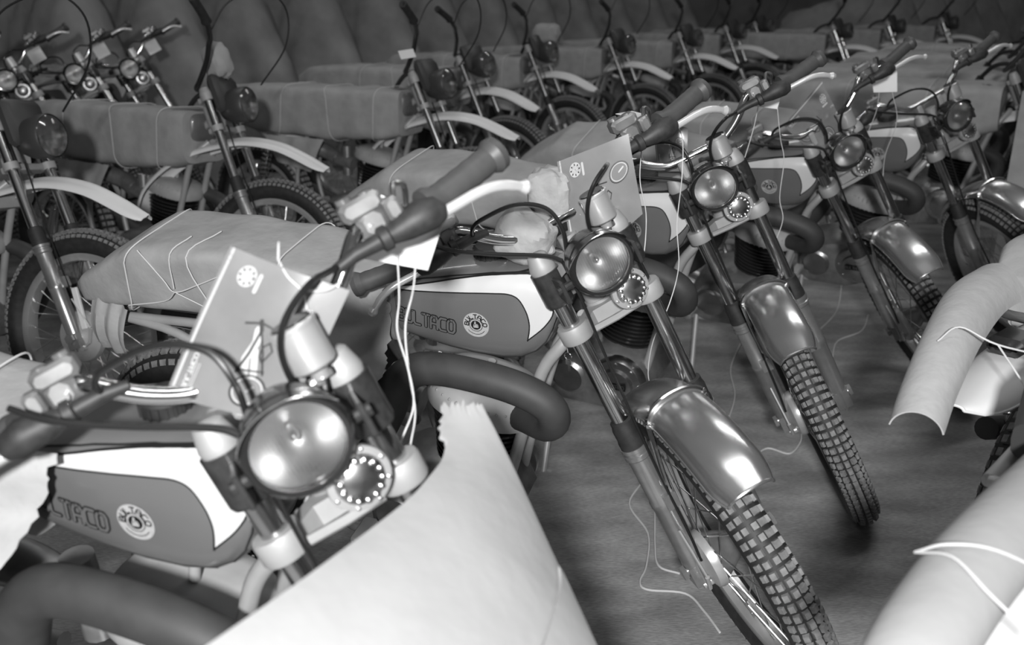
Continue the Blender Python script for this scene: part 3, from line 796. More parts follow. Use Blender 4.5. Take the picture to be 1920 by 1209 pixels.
def parts_B():
    P = [('frame', mk_frame(), 0, None, []), ('fuel_tank', MESH['tankA'], 0, None, []), ('seat', MESH['seatA'], 0, None, []),
         ('engine', mk_engine(), 0, None, [('engine_cover', mk_cover(-1), None), ('engine_cover', mk_cover(1), None), ('cylinder', mk_cylinder(), None), ('cylinder_head', mk_head(), None)]),
         ('exhaust', mk_exhaust_B(), 0, None, []), ('carburettor', mk_carb(), 0, None, []), ('swingarm', mk_swingarm(), 0, None, []),
         ('shock_absorber', mk_shock(-1), 0, None, []), ('shock_absorber', mk_shock(1), 0, None, []),
         ('footpeg', mk_peg(-1), 0, None, []), ('footpeg', mk_peg(1), 0, None, []), ('side_stand', mk_stand(1, (.10, .0)), 0, None, []),
         ('rear_mudguard', mk_rear_guard(TAILB), 0, None, [('tail_light', mk_tail_light(TAILB), None)])]
    for sd in (-1, 1):
        P.append(('fork_leg', mk_slider(sd), 1, None, [('stanchion', mk_stanchion(sd), None), ('dust_seal', mk_seal(sd), None), ('fork_cap', mk_cap_top(sd), None)]))
    P += [('fork_clamp', mk_plate_clamp_B(S_LC), 1, None, []), ('fork_clamp', mk_plate_clamp_B(S_TP - .015), 1, None, []),
          ('handlebar', mk_bar(BARB, 'black_paint'), 1, None, [('grip', mk_gripB(-1), None), ('grip', mk_gripB(1), None)]),
          ('headlight', mk_nacelle_B(), 1, None, [('reflector', mk_refl_B(), None), ('lens', mk_lens_B(), None)]),
          ('front_mudguard', mk_front_guard_B(), 1, None, []), ('torque_link', mk_torque_B(), 1, None, []),
          ('cable', cable([F(.90, .21, -.25), F(.99, .30, -.20), F(1.0, .42, -.12), F(.92, .45, -.05), F(.80, .38, -.02), F(.70, .22, -.02)], .0035), 1, None, []),
          ('cable', cable([F(.60, .03, -.05), F(.50, .03, -.055), F(.38, .03, -.062), F(.2, .035, -.068), F(.13, .04, -.072)], .003), 1, None, []),
          ('front_wheel', MESH['rim_f'], 1, T_F, 'wheel_f'), ('rear_wheel', MESH['rim_r'], 0, T_R, 'wheel_r')]
    return P
def mk_gripB(sd):
    P = along(BARB, sd, .29, .40, 10) if sd < 0 else [F(.765, -.27, .15) * (1 - q) + F(.70, -.38, .17) * q for q in np.linspace(.1, 1.02, 10)]; return MB().tube(P, [.021, .018] + [.0175] * 6 + [.019, .018], 14).mesh('grip', 'rubber', 40)
PA = parts_A()
MESH['tankA'] = [p[1] for p in PA if p[0] == 'fuel_tank'][0]; MESH['seatA'] = [p[1] for p in PA if p[0] == 'seat'][0]
PB = parts_B()

def motorcycle(P, pose, label, group, near=True, A=True):
    root = bpy.data.objects.new('motorcycle', None); COL.objects.link(root); root.empty_display_size = .1
    M = pose_m(*pose); root.matrix_world = M
    tag(root, label, 'motorcycle', group)
    S = steer_m(pose[4])
    for nm, me, st, T, kids in P:
        ml = (S if st else Matrix.Identity(4)) @ (T if T is not None else Matrix.Identity(4))
        o = link(nm, me, root, ml)
        if kids == 'wheel_f': kids = wheel_parts(True, near, A)
        elif kids == 'wheel_r': kids = wheel_parts(False, False, A)
        for kn, km, kt in kids:
            c = link(kn, km, o, kt)
            if kn in ('spokes', 'tread_knobs'): c['kind'] = 'stuff'
    return M
def TX_(M, p): return V(M @ Vector(tuple(map(float, p))))
# ------------------------------------------------------------------ the room
m = MB(); m.box((1, 6, -.05), (26, 30, .1)); tag(link('floor', m.mesh('floor', 'floor_concrete')), 'dark grey scuffed concrete warehouse floor', kind='structure')
m = MB(); m.box((1, 17, 2.2), (26, .2, 4.6)); tag(link('wall_back', m.mesh('wall_back', 'wall_dark')), 'dark back wall of the warehouse', kind='structure')

m = MB(); m.box((-9, 4, 2.2), (.2, 26, 4.6)); tag(link('wall_left', m.mesh('wall_left', 'wall_dark')), 'dark left wall of the warehouse', kind='structure')
m = MB(); m.box((11, 4, 2.2), (.2, 26, 4.6)); tag(link('wall_right', m.mesh('wall_right', 'wall_dark')), 'dark right wall of the warehouse', kind='structure')

# ------------------------------------------------------------------ motorcycles
GA_, GB_, GC_, GD_ = 'headlight trail bikes in the near row', 'white mudguard bikes in the second row', 'headlight bikes in the far left row', 'bikes of the facing row at the right'
POSE = {
 'A1': (.0963, 1.1513, -.3336, .1534, -.8655), 'A2': (.5106, 1.9495, -.3508, .1918, -.9139), 'A3': (.9317, 2.6904, -.5134, .2208, -1.0598),
 'A4': (1.5413, 3.5218, -.5077, .3262, -.9294), 'A5': (2.0771, 3.976, -.568, .2431, -.7591),
 'B1': (-1.431, 3.1355, -.436, -.1065, .127), 'B2': (-1.01, 4.01, -.52, -.084, .24),
 'B3': (-.1743, 4.8364, -.4541, -.033, .002), 'B4': (.02, 6.1, -.5, 0, -.2), 'B5': (.45, 7.2, -.5, 0, -.2), 'B6': (1.10, 8.05, -.5, 0, -.2), 'B7': (1.79, 8.91, -.5, 0, -.2), 'B8': (2.44, 10.1, -.5, 0, -.2), 'B9': (2.95, 11.07, -.5, 0, -.2),
 'C1': (-2.60, 5.45, -.5, .24, -.75), 'C2': (-2.38, 5.80, -.5, .24, -.75), 'C3': (-2.16, 6.18, -.5, .24, -.75), 'C4': (-1.98, 6.56, -.5, .24, -.75),
 'A6': (2.85, 5.0, -.55, .1, -.3), 'A7': (3.3, 5.9, -.55, .1, -.3), 'A8': (3.85, 6.9, -.5, .05, -.2), 'A9': (4.45, 7.9, -.5, .05, -.2), 'E1': (3.45, 10.0, -.45, 0, -.1), 'E2': (4.3, 10.9, -.45, 0, -.1), 'E3': (5.2, 11.7, -.45, 0, -.1),
 'D1': (1.731, 2.302, .83, 0, 0), 'D2': (2.191, 2.928, .745, 0, 0),
}
LBL = {
 'A1': ('trail bike at the lower left, nearest, with its headlight behind the curled white card', GA_),
 'A2': ('trail bike in the middle with kraft parcel on its tank and chrome front mudguard', GA_),
 'A3': ('third trail bike of the near row, front wheel ending alone on open floor', GA_),
 'A4': ('fourth trail bike of the near row, with tilted brochure above its tank', GA_),
 'A5': ('fifth and farthest trail bike of the near row, beside the tall kraft board', GA_),
 'B1': ('white mudguard bike cut off by the left edge, drum brake showing', GB_),
 'B2': ('white mudguard bike with one black grip raised and looping cable, upper left', GB_),
 'B3': ('white mudguard bike behind the near grip, third of its row', GB_),
 'B4': ('white mudguard bike, fourth of its row, just behind the third', GB_),
 'B5': ('white mudguard bike with pale bag on its bars, fifth of its row', GB_),
 'B6': ('white mudguard bike, sixth of the second row', GB_), 'B7': ('white mudguard bike, seventh of the second row', GB_),
 'B8': ('white mudguard bike, eighth of the second row, far back', GB_), 'B9': ('white mudguard bike, last and farthest of the second row', GB_),
 'C1': ('headlight bike at the upper left corner, first of its row', GC_), 'C2': ('headlight bike at the upper left, second from the corner', GC_),
 'C3': ('headlight bike at the upper left, third from the corner', GC_), 'C4': ('headlight bike at the upper left, fourth from the corner', GC_),
 'A6': ('white mudguard bike at the upper right edge behind the kraft board', 'bikes at the upper right edge'), 'A7': ('white mudguard bike at the far upper right corner', 'bikes at the upper right edge'),
 'A8': ('white mudguard bike at the upper right, second behind the edge bike', 'bikes at the upper right edge'), 'A9': ('white mudguard bike at the upper right, last of the near row', 'bikes at the upper right edge'),
 'E1': ('leftmost of the tiny far bikes at the upper right', 'tiny far bikes at the upper right'), 'E2': ('middle one of the tiny far bikes at the upper right', 'tiny far bikes at the upper right'), 'E3': ('rightmost of the tiny far bikes at the upper right', 'tiny far bikes at the upper right'),
 'D1': ('bike at the lower right whose paper wrapped tail points into the aisle', GD_), 'D2': ('bike at the right edge with white tail under a cardboard cover', GD_),
}
MW = {}
for k, p in POSE.items():
    A = k[0] in 'AC' and k not in ('A6', 'A7', 'A8', 'A9')
    MW[k] = motorcycle(PA if A else PB, p, LBL[k][0], LBL[k][1], near=k in ('A1', 'A2', 'A3', 'A4', 'A5', 'B1', 'B2', 'B3'), A=A)
def FK(k, s, fw, y):
    return TX_(MW[k] @ steer_m(POSE[k][4]), F(s, fw, y))

# ------------------------------------------------------------------ kraft paper seat wraps
def nz(x, y, z, sd):
    return (math.sin(x * 17 + sd * 3.1 + 2 * math.sin(z * 13 + sd)) * .5 + math.sin(x * 41 + y * 23 + sd * 1.7) * .3 + math.sin(z * 57 - x * 29 + y * 31 + sd * 2.3) * .3)
def wrap_mesh(secs, sd, amp=.0055, m_='kraft', p=6.0, n=44, k=9):
    xs = [s[0] for s in secs]; R = []
    for x in np.linspace(xs[0], xs[-1], (len(secs) - 1) * k + 1):
        zb, zt, hw = (np.interp(x, xs, [s[i] for s in secs]) for i in (1, 2, 3)); zc, h = (zb + zt) / 2, (zt - zb) / 2; ring = []
        for q in range(n):
            t = 2 * math.pi * q / n; c, s = math.cos(t), math.sin(t); e = 2 / p
            yy, zz = hw * math.copysign(abs(c) ** e, c), h * math.copysign(abs(s) ** e, s)
            d = 1 + amp / .1 * nz(x, yy, zz, sd)
            ring.append((x, yy * d, zc + zz * (1 + amp / .12 * nz(x + 1, zz, yy, sd + 2))))
        R.append(ring)
    return MB().rings(R).mesh('seat_wrap', m_, 40)
SA = [(-.25, .80, .83, .06), (-.20, .795, .865, .10), (-.10, .80, .925, .115), (-.02, .80, .968, .12), (.10, .805, .972, .12), (.25, .805, .965, .12), (.40, .80, .955, .118), (.52, .80, .94, .112), (.615, .79, .93, .108)]
SB = [(-.24, .83, .90, .10), (-.15, .78, .955, .125), (.0, .745, .965, .135), (.19, .72, .975, .14), (.53, .71, .97, .14), (.85, .725, .972, .135), (.95, .75, .965, .12)]
def band(secs, x, p=6.0, n=36, off=.007, dx=0.0):
    zb, zt, hw = (np.interp(x, [s[0] for s in secs], [s[i] for s in secs]) for i in (1, 2, 3)); zc, h = (zb + zt) / 2, (zt - zb) / 2
    P = []
    for q in range(n):
        t = 2 * math.pi * q / n; c, s = math.cos(t), math.sin(t); e = 2 / p
        P.append((x + dx * math.sin(t), (hw + off) * math.copysign(abs(c) ** e, c), zc + (h + off) * math.copysign(abs(s) ** e, s)))
    return P
def seat_wrap(k, secs, sd, label, bands, extra=None, m_='kraft'):
    o = link('seat_wrap', wrap_mesh(secs, sd, m_=m_), None); o.matrix_world = MW[k]
    tag(o, label, 'paper wrap', 'kraft paper seat wraps')
    for x, dx in bands:
        link('string', MB().tube(band(secs, x, dx=dx), .0016, 5, loop=True).mesh('string', 'string', 60), o)
    if extra: extra(o)
    return o
def flap(o, pts_top, pts_bot, sd, y0=-.12, bow=.02, m_='kraft', name='flap', torn=False, n=14, mrows=16):
    G = []
    for i in range(mrows):
        t = i / (mrows - 1); row = []
        for j in range(n):
            u = j / (n - 1); a = V(pts_top[0]) * (1 - u) + V(pts_top[1]) * u; b = V(pts_bot[0]) * (1 - u) + V(pts_bot[1]) * u
            p = a * (1 - t) + b * t; p = p + V([0, -bow * math.sin(math.pi * t) + .006 * math.sin(u * 17 + sd), 0])
            if torn and j == n - 1: p = p + V([.010 * nz(t * 3, t * 5, t * 9, sd), 0, 0])
            row.append(p)
        G.append(row)
    return link(name, MB().sheet(G, .0014).mesh(name, m_, 50), o)
def exA2(o):
    flap(o, [(-.17, -.095, .83), (-.06, -.115, .805)], [(-.20, -.10, .69), (-.09, -.12, .672)], 1, bow=.02)
    flap(o, [(-.17, .02, .82), (-.17, -.095, .83)], [(-.20, .03, .70), (-.20, -.10, .69)], 2, bow=0)
    S = [[(.02, -.124, .965), (.07, -.126, .90), (.10, -.133, .875), (.16, -.127, .895), (.24, -.124, .93)], [(.10, -.133, .875), (.17, -.127, .84), (.22, -.124, .815)], [(.10, -.133, .875), (.06, -.126, .845), (-.05, -.122, .82)], [(.12, -.06, .978), (.10, -.118, .96), (.095, -.127, .88)], [(.17, -.02, .976), (.14, -.118, .955), (.19, -.128, .83)]]
    for s in S: link('string', MB().tube(spline(s, 5), .0014, 5).mesh('string', 'string', 60), o)
seat_wrap('A1', SA, 1.3, 'kraft wrap on the seat of the nearest bike, mostly cut off at left', [(.45, .02)])
seat_wrap('A2', SA, 2.2, 'large kraft wrap with crossed strings on the seat of the middle bike', [(-.03, .03), (.38, -.02)], exA2)
seat_wrap('A3', SA, 3.7, 'kraft wrap on the third bike, seen behind the nearest grip', [(.0, .03), (.3, -.04)], lambda o: flap(o, [(-.17, -.095, .83), (-.06, -.115, .805)], [(-.19, -.10, .72), (-.08, -.12, .70)], 1))
seat_wrap('A4', SA, 4.1, 'kraft wrap on the fourth bike, behind the upright brochure', [(.05, .03), (.35, -.03)])
seat_wrap('A5', SA, 5.9, 'kraft wrap on the fifth bike, far side of the near row', [(.05, .03), (.3, -.03)])
ords = {'B1': 'first', 'B2': 'second', 'B3': 'third', 'B4': 'fourth', 'B5': 'fifth', 'B6': 'sixth', 'B7': 'seventh', 'B8': 'eighth', 'B9': 'last'}
for i, (k, n_) in enumerate(ords.items()):
    def exB(o, i=i):
        if i < 5: flap(o, [(.16, -.142, .72), (.52, -.144, .715)], [(.22, -.15, .585), (.44, -.155, .545)], i, bow=.01)
    seat_wrap(k, SB, 6.1 + i, 'kraft wrap over tank and seat of the %s white mudguard bike' % n_, [(.2 + .03 * i, .04), (.55, -.03), (.82, .02)], exB)
for k, n_ in (('C1', 'first'), ('C2', 'second'), ('C3', 'third'), ('C4', 'fourth')):
    seat_wrap(k, SA, ord(k[1]), 'kraft wrap on the %s headlight bike at upper left' % n_, [(.1, .02)])
seat_wrap('A6', SB, 21, 'kraft wrap on the bike at the upper right edge', [(.2, .02), (.6, .02)])
seat_wrap('A7', SB, 22, 'kraft wrap on the bike at the far upper right corner', [(.2, .02), (.6, .02)])
for k, n_ in (('A8', 'second bike behind the one at the upper right edge'), ('A9', 'last near row bike at the upper right'), ('E1', 'leftmost tiny far bike'), ('E2', 'middle tiny far bike'), ('E3', 'rightmost tiny far bike')):
    seat_wrap(k, SB, 30 + len(n_), 'kraft wrap on the ' + n_, [(.2, .02), (.6, .02)])
seat_wrap('D2', SB, 24, 'kraft wrap on the bike at the right edge', [(.2, .02)])

# torn paper aprons hanging over the flank of the two nearest bikes
def apron(k, edge, back, label, sd, m_):
    G = []
    for i, (ex, ez, ey) in enumerate(edge):
        bx, bz, by = back[i]; row = []
        for j in range(26):
            u = j / 25; x, z, y = ex * u + bx * (1 - u), ez * u + bz * (1 - u), ey * u + by * (1 - u)
            if j >= 24: x += .007 * nz(i * .9, i * .37, i * 1.3, sd)
            y += -.014 * math.sin(math.pi * u) + .004 * math.sin(u * 9 + i * .5)
            row.append((x, y, z))
        G.append(row)
    o = link('paper_apron', MB().sheet(G, .0015).mesh('paper_apron', m_, 50)); o.matrix_world = MW[k]
    tag(o, label, 'paper sheet', 'torn paper aprons'); return o
def fine(E, n=48):
    E = V(E); t = np.linspace(0, len(E) - 1, n); return [tuple(np.interp(q, range(len(E)), E[:, i]) for i in range(3)) for q in t]
apron('A1', fine([(.715, .955, -.112), (.70, .92, -.122), (.672, .865, -.135), (.655, .825, -.19), (.62, .775, -.21), (.59, .745, -.215), (.53, .66, -.24), (.50, .58, -.25)]),
      fine([(.25, .955, -.13), (.22, .92, -.14), (.2, .865, -.15), (.2, .80, -.20), (.2, .75, -.225), (.2, .70, -.235), (.2, .62, -.255), (.2, .55, -.26)]), 'pale paper apron with torn edge over the flank of the nearest bike', 3.3, 'paper_pale')
apron('A2', fine([(.61, .935, -.113), (.618, .90, -.122), (.622, .85, -.13), (.625, .80, -.175), (.622, .775, -.20), (.60, .71, -.21), (.575, .64, -.235), (.545, .555, -.25)]),
      fine([(.30, .92, -.13), (.30, .88, -.135), (.30, .84, -.14), (.30, .79, -.18), (.30, .755, -.205), (.30, .69, -.22), (.30, .62, -.245), (.30, .55, -.26)]), 'kraft paper apron with torn edge over the flank of the middle bike', 5.1, 'kraft')

# ------------------------------------------------------------------ brochures tied to the bars
def brochure(k, C4, label, spine=True, curl=.012):
    a, b, c, d = [V(p, float) for p in C4]      # TL TR BR BL in the bike's frame
    nrm = np.cross(b - a, d - a); nrm /= np.linalg.norm(nrm)
    if nrm[1] > 0: nrm = -nrm
    def f(u, v, off=0.0):
        p = (a * (1 - u) + b * u) * (1 - v) + (d * (1 - u) + c * u) * v
        return p + nrm * (off + curl * math.sin(math.pi * u) * .8 + curl * .5 * math.sin(math.pi * v))
    o = link('brochure', MB().sheet([[f(u, v) for v in np.linspace(0, 1, 14)] for u in np.linspace(0, 1, 14)], .004).mesh('brochure', 'brochure', 50)); o.matrix_world = MW[k]
    tag(o, label, 'brochure', 'printed brochures tied to the bikes')
    m = MB(); g = lambda u, v: f(u, v, .0030)
    ribbon(m, [(0.035, q) for q in np.linspace(.01, .99, 30)], .022, g)
    for r in (.02, .045): ribbon(m, [(.23 + r * 1.25 * math.cos(t), .13 + r * math.sin(t)) for t in np.linspace(0, 6.283, 22)], .045, g)
    for l in text_strokes('BULTACO', .10, .93, .10, .68, .035): ribbon(m, [(p[0], p[1]) for p in l], .010, g)
    for q in (.155, .175): ribbon(m, [(q, .92), (q, .74)], .006, g)
    ribbon(m, [(.335, .10), (.335, .20)], .03, g)
    link('print', m.mesh('print', 'print_pale', 60), o)['kind'] = 'stuff'
    m = MB(); g = lambda u, v: f(u, v, .0036)
    for t in range(8): tt = 2 * math.pi * t / 8; ribbon(m, [(.23 + .043 * 1.25 * math.cos(tt), .13 + .043 * math.sin(tt)), (.23 + .05 * 1.25 * math.cos(tt), .13 + .05 * math.sin(tt))], .014, g)
    for pl, wd in (([(.38, .40), (.50, .37), (.62, .39)], .014), ([(.49, .36), (.52, .42)], .03), ([(.52, .42), (.50, .58), (.46, .72)], .02), ([(.52, .42), (.60, .56), (.66, .70)], .014), ([(.48, .70), (.66, .68)], .012), ([(.58, .52), (.62, .48), (.66, .53), (.62, .62), (.58, .58), (.58, .52)], .012)):
        ribbon(m, pl, wd, g)
    for cu, cv, ru, rv in ((.80, .36, .13, .11), (.60, .83, .13, .11)):
        ribbon(m, [(cu + ru * math.cos(t), cv + rv * math.sin(t)) for t in np.linspace(0, 6.283, 26)], .012, g)
    link('print', m.mesh('print', 'print_dark', 60), o)['kind'] = 'stuff'
    m = MB(); g = lambda u, v: f(u, v, .0033)
    for pl, wd in (([(.50, .42), (.52, .50), (.49, .62), (.53, .74)], .06), ([(.54, .56), (.60, .72)], .05), ([(.80, .36), (.86, .33)], .02), ([(.60, .83), (.63, .80)], .02)):
        ribbon(m, pl, wd, g)
    for cu, cv, ru, rv in ((.80, .36, .11, .093), (.60, .83, .11, .093)):
        ribbon(m, [(cu + ru * math.cos(t), cv + rv * math.sin(t)) for t in np.linspace(0, 6.283, 26)], .01, g)
    link('print', m.mesh('print', 'print_pale', 60), o)['kind'] = 'stuff'
    return o
bA1 = brochure('A1', [(.931, .02, 1.194), (1.066, .04, 1.141), (1.005, -.035, .996), (.857, -.06, 1.031)], 'glossy brochure standing behind the headlight of the nearest bike')
for P in ([(.985, .028, 1.178), (1.005, .012, 1.165), (1.022, .010, 1.150), (1.026, .008, 1.128)], [(1.022, .010, 1.150), (1.045, .02, 1.148), (1.062, .03, 1.155)], [(.985, .028, 1.178), (.975, .05, 1.19), (.96, .07, 1.17)]):
    link('tie_string', MB().tube(spline(P, 6), .0014, 6).mesh('tie_string', 'string', 60), bA1)
brochure('A2', [(.941, .03, 1.161), (1.073, .06, 1.212), (1.106, .03, 1.066), (.977, .0, .945)], 'glossy brochure standing upright behind the middle bike\'s headlight', curl=.006)
brochure('A3', [(.82, .03, 1.145), (.918, .03, 1.113), (.926, .0, 1.004), (.841, .0, .997)], 'small visible brochure over the tank of the third bike')
brochure('A4', [(.941, .02, 1.207), (1.032, .02, 1.02), (.921, -.03, .853 + .12), (.829, -.03, 1.06)], 'brochure turned on its corner over the fourth bike\'s tank')

# ------------------------------------------------------------------ kraft parcels
def blob(c, r, sd, R=None, n=20):
    m = MB(); Rg = []
    for i in range(n + 1):
        ph = math.pi * i / n; ring = []
        for j in range(28):
            th = 2 * math.pi * j / 28
            e = lambda x: math.copysign(abs(x) ** .62, x)
            p = V([e(math.sin(ph)) * e(math.cos(th)), e(math.sin(ph)) * e(math.sin(th)), e(math.cos(ph))])
            k = 1 + .055 * nz(p[0] * .3, p[1] * .3, p[2] * .3, sd) + .035 * math.sin(p[0] * 7 + 9 * p[1] * p[2] + sd)
            ring.append(V(c) + (R @ (p * V(r) * k) if R is not None else p * V(r) * k))
        Rg.append(ring)
    return MB().rings(Rg)
def parcel(k, c, r, sd, label, R=None, m_='kraft_parcel'):
    o = link('paper_parcel', blob(c, r, sd, R).mesh('paper_parcel', m_, 28)); o.matrix_world = MW[k]
    tag(o, label, 'parcel', 'crumpled kraft parcels'); return o
parcel('A2', (.885, -.015, 1.022), (.058, .05, .052), 2.0, 'crumpled kraft parcel lying on the middle bike\'s tank', rot_axis(V([0, 1.0, 0]), .35))
parcel('A2', (.925, .03, 1.10), (.045, .04, .045), 4.0, 'smaller kraft parcel stacked behind the one on the middle bike')
parcel('B2', (1.02, .02, 1.17), (.05, .05, .075), 6.0, 'pale bag hung on the bars of the second white mudguard bike', rot_axis(V([0, 1.0, 0]), -.4), 'kraft')
parcel('B5', (1.08, .05, 1.12), (.10, .07, .07), 8.0, 'pale bag hung on the bars of the fifth white mudguard bike', None, 'kraft')

KEY = [V([.963, -.04, .800]), V([.965, -.04, .772])]
# bunch of keys hanging below the middle bike's lower clamp
kr = link('key_ring', MB().lathe([(.0085 + .0014 * math.cos(q), .0014 * math.sin(q)) for q in np.linspace(0, 5.5, 8)], KEY[1], (.3, 1, 0), 20, loop=True).mesh('key_ring', 'chrome', 50)); kr.matrix_world = MW['A2']
tag(kr, 'key ring hanging beside the middle bike\'s lower fork clamp', 'keys')
link('wire', MB().tube([KEY[0], KEY[1] + V([0, 0, .009])], .0015, 6).mesh('wire', 'chrome', 50), kr)
m = MB(); m.rbox(KEY[1] + V([0, 0, -.014]), (.011, .002, .012), None, .2); m.rbox(KEY[1] + V([.001, 0, -.027]), (.005, .0018, .018), None, .2)
link('key', m.mesh('key', 'alloy', 40), kr)

# ------------------------------------------------------------------ tags with strings
def hangtag(C4, label, strings, th=.0012, r=.0013):
    a, b, c, d = [V(p, float) for p in C4]
    G = [[(a * (1 - u) + b * u) * (1 - v) + (d * (1 - u) + c * u) * v for v in np.linspace(0, 1, 5)] for u in np.linspace(0, 1, 5)]
    o = link('paper_tag', MB().sheet(G, th).mesh('paper_tag', 'tag_card', 60)); tag(o, label, 'tag', 'white card tags on the handlebars')
    for s in strings: link('string', MB().tube(spline(s, 6), r, 6).mesh('string', 'string', 60), o)
    return o
hangtag([(-.177, 1.344, 1.189), (-.090, 1.303, 1.161), (-.110, 1.262, 1.105), (-.203, 1.297, 1.113)], 'white card tag behind the grip of the nearest bike',
  [[(-.150, 1.27, 1.125), (-.149, 1.26, 1.068), (-.152, 1.247, 1.027), (-.136, 1.212, .987), (-.129, 1.196, .941), (-.145, 1.172, .899), (-.147, 1.172, .87)],
   [(-.125, 1.27, 1.13), (-.130, 1.262, 1.08), (-.141, 1.249, 1.033), (-.136, 1.217, .985), (-.127, 1.194, .934), (-.133, 1.181, .895), (-.137, 1.171, .867)]])
def tagfk(k, q, label, strings): return hangtag([FK(k, *p) for p in q], label, strings)
hangtag([(.222, 2.135, 1.198), (.262, 2.18, 1.198), (.325, 2.14, 1.186), (.262, 2.055, 1.198)], 'white card tag lying flat on the middle bike\'s handlebar',
  [[(.293, 2.135, 1.192), (.336, 2.12, 1.19), (.362, 2.12, 1.15), (.366, 2.12, 1.068), (.36, 2.118, .963), (.365, 2.102, .872), (.347, 2.095, .788), (.318, 2.116, .694), (.313, 2.139, .607), (.332, 2.169, .541)],
   [(.280, 2.14, 1.125), (.278, 2.13, 1.055), (.292, 2.12, .987), (.289, 2.104, .908), (.281, 2.122, .867)]])
hangtag([(.672, 2.88, 1.137), (.766, 2.85, 1.187), (.746, 2.83, 1.122), (.694, 2.88, 1.125)], 'white card tag hanging from the third bike\'s clutch lever',
  [[(.71, 2.90, 1.13), (.703, 2.91, 1.06), (.678, 2.896, .969), (.662, 2.881, .925)], [(.748, 2.84, 1.128), (.772, 2.87, 1.035), (.79, 2.88, .970), (.781, 2.861, .866), (.79, 2.841, .807), (.775, 2.84, .743)]])
hangtag([(1.31, 3.70, 1.118), (1.386, 3.67, 1.157), (1.386, 3.645, 1.082), (1.318, 3.69, 1.076)], 'white card tag hanging from the fourth bike\'s handlebar',
  [[(1.338, 3.69, 1.075), (1.335, 3.69, 1.01), (1.315, 3.70, .925)], [(1.372, 3.655, 1.08), (1.395, 3.64, .98), (1.371, 3.65, .857), (1.371, 3.648, .759)]])
for k, n_ in (('C1', 'first'), ('C2', 'second'), ('C3', 'third'), ('C4', 'fourth')):
    tagfk(k, [(.83, -.09, .14), (.83, -.10, .22), (.75, -.09, .22), (.75, -.08, .14)], 'white card tag on the %s headlight bike at upper left' % n_, [])
tagfk('B3', [(.83, .12, -.33), (.83, .14, -.23), (.79, .14, -.23), (.79, .12, -.33)], 'small white card on the third white mudguard bike', [])

# strings trailing on the floor
def floor_string(P, label):
    o = link('floor_string', MB().tube(spline([(x, y, .0035) for x, y in P], 6), .0030, 6).mesh('floor_string', 'string', 60)); tag(o, label, 'string', 'loose strings on the floor')
floor_string([(.387, 2.833), (.4, 2.761), (.342, 2.612), (.375, 2.446), (.35, 2.285), (.324, 2.211), (.339, 2.175), (.431, 2.157), (.464, 2.082), (.486, 1.997)], 'long loose string on the floor left of the middle bike\'s front wheel')
floor_string([(.411, 2.564), (.387, 2.39), (.382, 2.284), (.432, 2.246)], 'short loose string beside the middle bike\'s fork foot')
floor_string([(.98, 4.009), (.869, 3.699), (.828, 3.428), (.753, 3.191)], 'loose string on the floor left of the third bike\'s fork')
floor_string([(.783, 2.92), (.841, 2.978), (.9, 2.937), (.957, 3.016), (.985, 3.099)], 'curled string on the floor under the third bike\'s axle')
floor_string([(1.917, 5.507), (1.716, 4.968), (1.523, 4.437), (1.348, 4.138)], 'string on the floor between third and fourth bikes, upper one')
floor_string([(1.64, 4.355), (1.535, 4.134), (1.387, 4.0), (1.288, 3.749)], 'string on the floor between third and fourth bikes, lower one')

# ------------------------------------------------------------------ curled white card in the foreground
def interp_curve(P, n):
    P = V(P, float); t = np.linspace(0, len(P) - 1, n); S = V(spline(P, 10)); ts = np.linspace(0, len(P) - 1, len(S))
    return V([[np.interp(q, ts, S[:, i]) for i in range(3)] for q in t])
Lc = interp_curve([(-.089, 1.15, .960), (-.087, 1.104, .949), (-.081, 1.056, .939), (-.096, .993, .939), (-.122, .929, .939), (-.198, .789, .942), (-.278, .677, .934), (-.34, .59, .915), (-.40, .50, .88)], 60)
Rc = interp_curve([(-.038, 1.15, .960), (-.001, 1.098, .901), (.030, 1.04, .854), (.059, .983, .811), (.087, .927, .77), (.13, .85, .70), (.15, .815, .66), (.17, .78, .62), (.185, .75, .58)], 60)
G = []
for i in range(60):
    t = i / 59; row = []
    for j in range(30):
        u = j / 29; p = Lc[i] * (1 - u) + Rc[i] * u
        bul = math.sin(math.pi * u) ** .8 * (.008 + .06 * t)
        p = p + V([.10, -.72, .55]) * bul
        if i <= 1: p = p + V([0, .006, .004]) * (nz(j * .21, j * .13, j * .4, 2) * .9)
        if i < 14 and j < 2: p = p + V([.0045, .001, 0]) * nz(i * .8, i * .37, i * 1.9, 3)
        row.append(p)
    G.append(row)
o = link('curled_card', MB().sheet(G, .003).mesh('curled_card', 'card_white', 60)); tag(o, 'large curled sheet of white card with torn tip, bottom centre foreground', 'card')
H = []
for i in range(20, 60):
    row = []
    for j in range(10):
        u = 1 - (1 - .0) * (j / 9) * min(.62, (i - 20) / 39 * .95); jj = u * 29; j0 = min(28, int(jj)); fr = jj - j0
        row.append(V(G[i][j0]) * (1 - fr) + V(G[i][j0 + 1]) * fr + V([.0, -.012, .010]))
    H.append(row)
link('overlap_layer', MB().sheet(H, .004).mesh('overlap_layer', 'card_white', 60), o)
